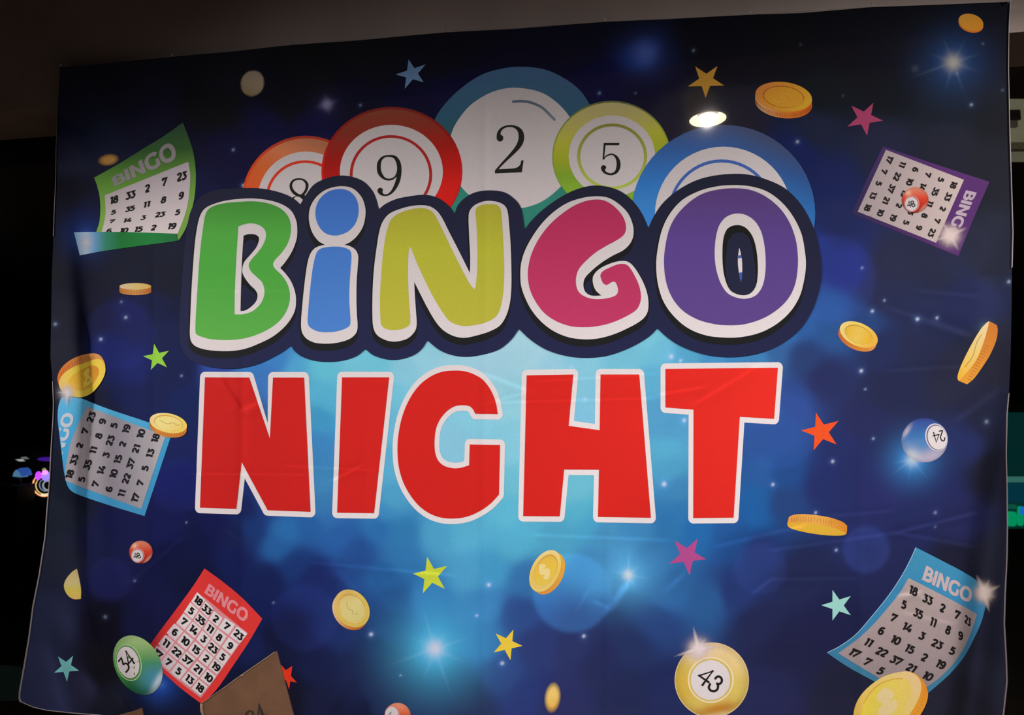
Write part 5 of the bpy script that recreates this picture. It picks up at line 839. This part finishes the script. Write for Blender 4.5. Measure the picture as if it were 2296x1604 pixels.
# glass
g = bpy.data.materials.new('window_glass'); g.use_nodes = True; nt = g.node_tree; nt.nodes.clear()
out = nt.nodes.new('ShaderNodeOutputMaterial'); mx = nt.nodes.new('ShaderNodeMixShader'); tr = nt.nodes.new('ShaderNodeBsdfTransparent'); gl = nt.nodes.new('ShaderNodeBsdfGlossy'); fr = nt.nodes.new('ShaderNodeFresnel')
fr.inputs['IOR'].default_value = 1.75; gl.inputs['Roughness'].default_value = .010; tr.inputs['Color'].default_value = (.99, 1, .99, 1)
ge = nt.nodes.new('ShaderNodeNewGeometry'); mr_ = nt.nodes.new('ShaderNodeMapRange'); mr_.inputs['To Min'].default_value = 1.75; mr_.inputs['To Max'].default_value = 1/1.75   # same reflectance from both sides
nt.links.new(ge.outputs['Backfacing'], mr_.inputs['Value']); nt.links.new(mr_.outputs['Result'], fr.inputs['IOR'])
nt.links.new(fr.outputs[0], mx.inputs[0]); nt.links.new(tr.outputs[0], mx.inputs[1]); gs = nt.nodes.new('ShaderNodeBsdfGlossy'); gs.inputs['Roughness'].default_value = .06; m2_ = nt.nodes.new('ShaderNodeMixShader'); m2_.inputs[0].default_value = .03   # smudges
nt.links.new(gl.outputs[0], m2_.inputs[1]); nt.links.new(gs.outputs[0], m2_.inputs[2]); nt.links.new(m2_.outputs[0], mx.inputs[2]); nt.links.new(mx.outputs[0], out.inputs[0])
G0 = P0+N*GLASS; gq = [G0-U*2.6+Wz*(.6-1.5), G0+U*2.6+Wz*(.6-1.5), G0+U*2.6+Wz*1.7, G0-U*2.6+Wz*1.7]
gp = mesh_obj('window_1', gq, [[0, 1, 2, 3]], g, smooth=False); tag(gp, 'large clear pane in front of the banner', kind='structure')

# recessed downlight whose reflection shows on the glass
LB = material('lamp_bulb', (1, 1, 1), emit=(1, .93, .74), estr=110); LR = material('lamp_reflector', (.9, .85, .7), .4, emit=(1, .84, .50), estr=17); LT = material('lamp_trim', (.8, .78, .72), .5)
dl = empty('ceiling_downlight', KEY+np.array([0, 0, .06]), 'round recessed ceiling lamp reflected as a glowing oval above the blue ball', 'lamp'); DLL = tuple(dl.location)
def ringmesh(c, prof, n=40):
    V = []; Fc = []
    for r, z in prof:
        for k in range(n): V.append(np.array(c)+[r*math.cos(2*math.pi*k/n), r*math.sin(2*math.pi*k/n), z])
    for i in range(len(prof)-1):
        for k in range(n): Fc.append([i*n+k, i*n+(k+1) % n, (i+1)*n+(k+1) % n, (i+1)*n+k])
    return V, Fc
kc = KEY
V, Fc = ringmesh(kc, [(.060, 0), (.050, .014), (.034, .017)]); mesh_obj('reflector', V, Fc, LR, dl, loc=DLL)
V, Fc = ringmesh(kc, [(.070, .0), (.070, .006), (.060, .008), (.060, .0)]); mesh_obj('trim_ring', V, Fc, LT, dl, loc=DLL)
V, Fc = blob(kc+[0, 0, .006], 1, 32, 12, (.033, .033, .010)); mesh_obj('bulb', V, Fc, LB, dl, loc=DLL)
V, Fc = ringmesh(kc, [(.071, .0), (.071, .06), (.0, .06)], 40); mesh_obj('housing', V, Fc, LT, dl, loc=DLL)

# ================================================================== things in the dark room behind
def glow(name, c, s): return material(name, tuple(v*.3 for v in c), .5, emit=c, estr=s)
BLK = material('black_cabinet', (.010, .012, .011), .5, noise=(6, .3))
D1 = 3.45; PX = D1/F
def facing(x, y, d): return at(x, y, d)
def pxbox(x0, y0, x1, y1, d, depth, org=None):
    a = at(x0, y1, d); b = at(x1, y0, d); return box((min(a[0], b[0]), a[1], a[2]), (max(a[0], b[0]), a[1]+depth, b[2]))
cab = empty('gaming_machine', at(90, 1500, D1+.05)*[1, 1, 0], 'black gaming machine with neon rings glowing at the left edge', 'gaming machine'); cl = tuple(cab.location)
def part3(name, VF, mat, root, label=None, smooth=True):
    o = mesh_obj(name, VF[0], VF[1], mat, root, smooth=smooth, loc=tuple(root.location))
    if label: o['label'] = label
    return o
a = at(-40, 1000, D1+.05); b = at(230, 1400, D1+.05)
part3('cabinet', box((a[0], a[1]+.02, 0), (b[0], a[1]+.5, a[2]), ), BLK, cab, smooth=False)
def ring(cx, cy, r, t, d=D1, a0=0, a1=360, n=40): return tube([at(cx+r*math.cos(math.radians(q_)), cy+r*math.sin(math.radians(q_)), d) for q_ in np.linspace(a0, a1, n, endpoint=(a1-a0) != 360)], t, 8, close=(a1-a0) == 360)
part3('neon_ring', ring(99, 1088, 25, .0034), glow('neon_orange', (1, .40, .16), 1.5), cab, 'outer orange neon ring'); part3('neon_ring', ring(100, 1089, 19.5, .0022), glow('neon_yellow', (1, .72, .25), 1.0), cab, 'yellow neon ring')
part3('neon_ring', ring(102, 1088, 13.5, .0024), glow('neon_grey', (.34, .42, .60), .6), cab, 'dim blue neon ring'); part3('neon_ring', ring(107, 1089, 10.5, .004), glow('neon_pale', (.45, .55, .60), .6), cab, 'pale inner ring'); part3('neon_ring', ring(100, 1089, 22, .0025, a0=30, a1=110), glow('neon_white', (.9, .85, .75), 1.3), cab, 'white arc')
def eb(cx, cy, rx, ry, d=D1-.02): return blob(at(cx, cy, d), PX, 16, 10, (rx, 4, ry))
part3('lit_button', eb(86, 1067, 6.5, 9.5), glow('neon_magenta', (.50, .05, 1), 1.6), cab, 'magenta lamp'); part3('lit_button', eb(103, 1068, 9, 10.5), glow('neon_violet', (.32, .22, 1), 1.3), cab, 'violet lamp'); part3('lit_button', eb(101, 1060, 6.5, 5.5, D1-.05), glow('neon_pink', (.80, .30, 1), 1.4), cab, 'pink lamp'); part3('lit_button', eb(99, 1054, 4, 4), glow('neon_olive', (.5, .5, .15), .6), cab, 'dim yellow lamp')
part3('light_bar', eb(104, 1030, 20, 4.5), glow('violet_bar', (.055, .01, .30), .9), cab, 'dim violet light bar')
lampn = empty('table_lamp', at(42, 1070, D1-.11), 'small lamp with two-tone blue shade glowing in the dark at far left', 'lamp'); 
def quadprism(pp, d, dep=.05): return slab([at(x, y, d) for x, y in pp], dep, np.array([0, -1., 0]))
part3('lamp_shade', quadprism([(36, 1054), (46, 1050), (53, 1056), (56, 1067), (47, 1069)], D1-.12), glow('lamp_blue', (.03, .10, .42), .75), lampn, 'deep blue half of the shade'); part3('lamp_shade', quadprism([(28, 1069), (31, 1059), (36, 1054), (42, 1060), (47, 1071)], D1-.125), glow('lamp_pale', (.10, .24, .42), .75), lampn, 'pale blue half of the shade')
a = at(42, 1070, D1-.11); z0 = at(42, 1085, D1-.11)[2]; V = tube([a, (a[0], a[1], z0)], .012, 8); part3('lamp_base', V, BLK, lampn)
cd = empty('side_counter', at(20, 1086, D1-.1)*[1, 1, 0], 'dark counter carrying the small blue lamp', 'counter'); a = at(-60, 1086, D1-.1); b = at(-45, 1086, D1-.1); part3('counter_body', box((a[0]-.5, a[1]-.09, 0), (at(70, 1086, D1-.1)[0], a[1]+.03, z0-.002)), BLK, cd, smooth=False)
for pp, c_, lb in (([(34, 1031), (44, 1030), (50, 1035), (43, 1035)], (.40, .42, .38), 'white sliver of light'), ([(46, 1026), (52, 1025), (60, 1030), (52, 1030)], (.14, .16, .16), 'dim grey sliver of light')):
    part3('indicator_light', quadprism(pp, D1-.01, .02), glow('indicator', c_, .9), cab, lb, smooth=False)
# small dim panel low at the left
pn = [(0, 1498), (38, 1502), (52, 1520), (40, 1572), (-60, 1574), (-60, 1500)]; V, Fc = quadprism(pn, D1-.5, .03); tag(mesh_obj('dark_panel', V, Fc, glow('dim_green_panel', (.0025, .0065, .0055), .6), smooth=False), 'dim greenish panel low at the left edge', 'panel')
# right side: machine with teal screen and beige unit above
m2 = empty('arcade_cabinet', at(2290, 1500, D1)*[1, 1, 0], 'arcade cabinet with dark teal screen and green glowing letters at the right edge', 'gaming machine')
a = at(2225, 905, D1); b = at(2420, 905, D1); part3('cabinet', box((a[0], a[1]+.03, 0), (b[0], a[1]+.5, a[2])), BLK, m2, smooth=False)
def pb(name, x0, y0, x1, y1, mat, lbl, dd=0, dep=.03): part3(name, pxbox(x0, y0, x1, y1, D1+dd, dep), mat, m2, lbl, smooth=False)
pb('screen', 2228, 925, 2410, 1068, glow('teal_screen', (.001, .022, .020), .9), 'dark teal screen'); pb('light_bar', 2228, 1070, 2410, 1082, glow('pale_teal_bar', (.035, .15, .12), .9), 'pale teal strip', -.01)
pb('screen', 2228, 1084, 2410, 1128, glow('blue_teal_screen', (.001, .035, .055), .9), 'blue teal band'); pb('screen', 2228, 1130, 2410, 1186, glow('dark_green_screen', (.002, .03, .022), .9), 'dark green band')
def rr(x0, y0, x1, y1, mat, lbl, dd=-.015):
    cx_r, cy_r = (x0+x1)/2, (y0+y1)/2; pp = [(cx_r+(x1-x0)/2*abs(math.cos(t))**.5*np.sign(math.cos(t)), cy_r+(y1-y0)/2*abs(math.sin(t))**.5*np.sign(math.sin(t))) for t in np.linspace(0, 2*math.pi, 24, endpoint=False)]
    V, Fc = quadprism(pp, D1+dd, .012); part3('lit_letter', (V, Fc), mat, m2, lbl)
GR = glow('green_letter', (.0, .30, .12), .9); rr(2260, 1148, 2280, 1181, GR, 'glowing green letter'); rr(2284, 1136, 2296, 1180, GR, 'glowing green letter'); rr(2264, 1132, 2280, 1142, glow('dim_green', (.003, .09, .06), .9), 'dim green letter'); rr(2291, 1137, 2310, 1156, glow('blue_letter', (.01, .13, .6), 1), 'glowing blue letter', -.03)
BE = material('self_lit_beige_plastic', (.24, .23, .17), .6, noise=(12, .25), emit=(.26, .25, .17), estr=.30)  # weak emission stands in for light falling on the housing
m3 = empty('wall_unit', at(2330, 335, D1+.2), 'beige boxy unit with a dark recess, high at the right edge', 'appliance')
def pc(name, x0, y0, x1, y1, mat, lbl=None, dd=0, dep=.04): part3(name, pxbox(x0, y0, x1, y1, D1+.2+dd, dep), mat, m3, lbl, smooth=False)
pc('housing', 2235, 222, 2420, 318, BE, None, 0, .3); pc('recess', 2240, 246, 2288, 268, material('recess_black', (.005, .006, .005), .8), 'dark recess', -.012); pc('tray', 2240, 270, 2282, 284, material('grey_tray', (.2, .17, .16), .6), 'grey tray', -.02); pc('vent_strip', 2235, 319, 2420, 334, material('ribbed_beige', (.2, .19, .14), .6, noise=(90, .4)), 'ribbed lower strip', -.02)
# unseen warm fill light, added so the beige unit is seen
l = bpy.data.lights.new('far_fill', 'POINT'); l.energy = 5; l.color = (1, .9, .65); l.shadow_soft_size = .08; o = bpy.data.objects.new('far_fill', l); SC.collection.objects.link(o); o.location = tuple(at(2420, 330, D1-.5))
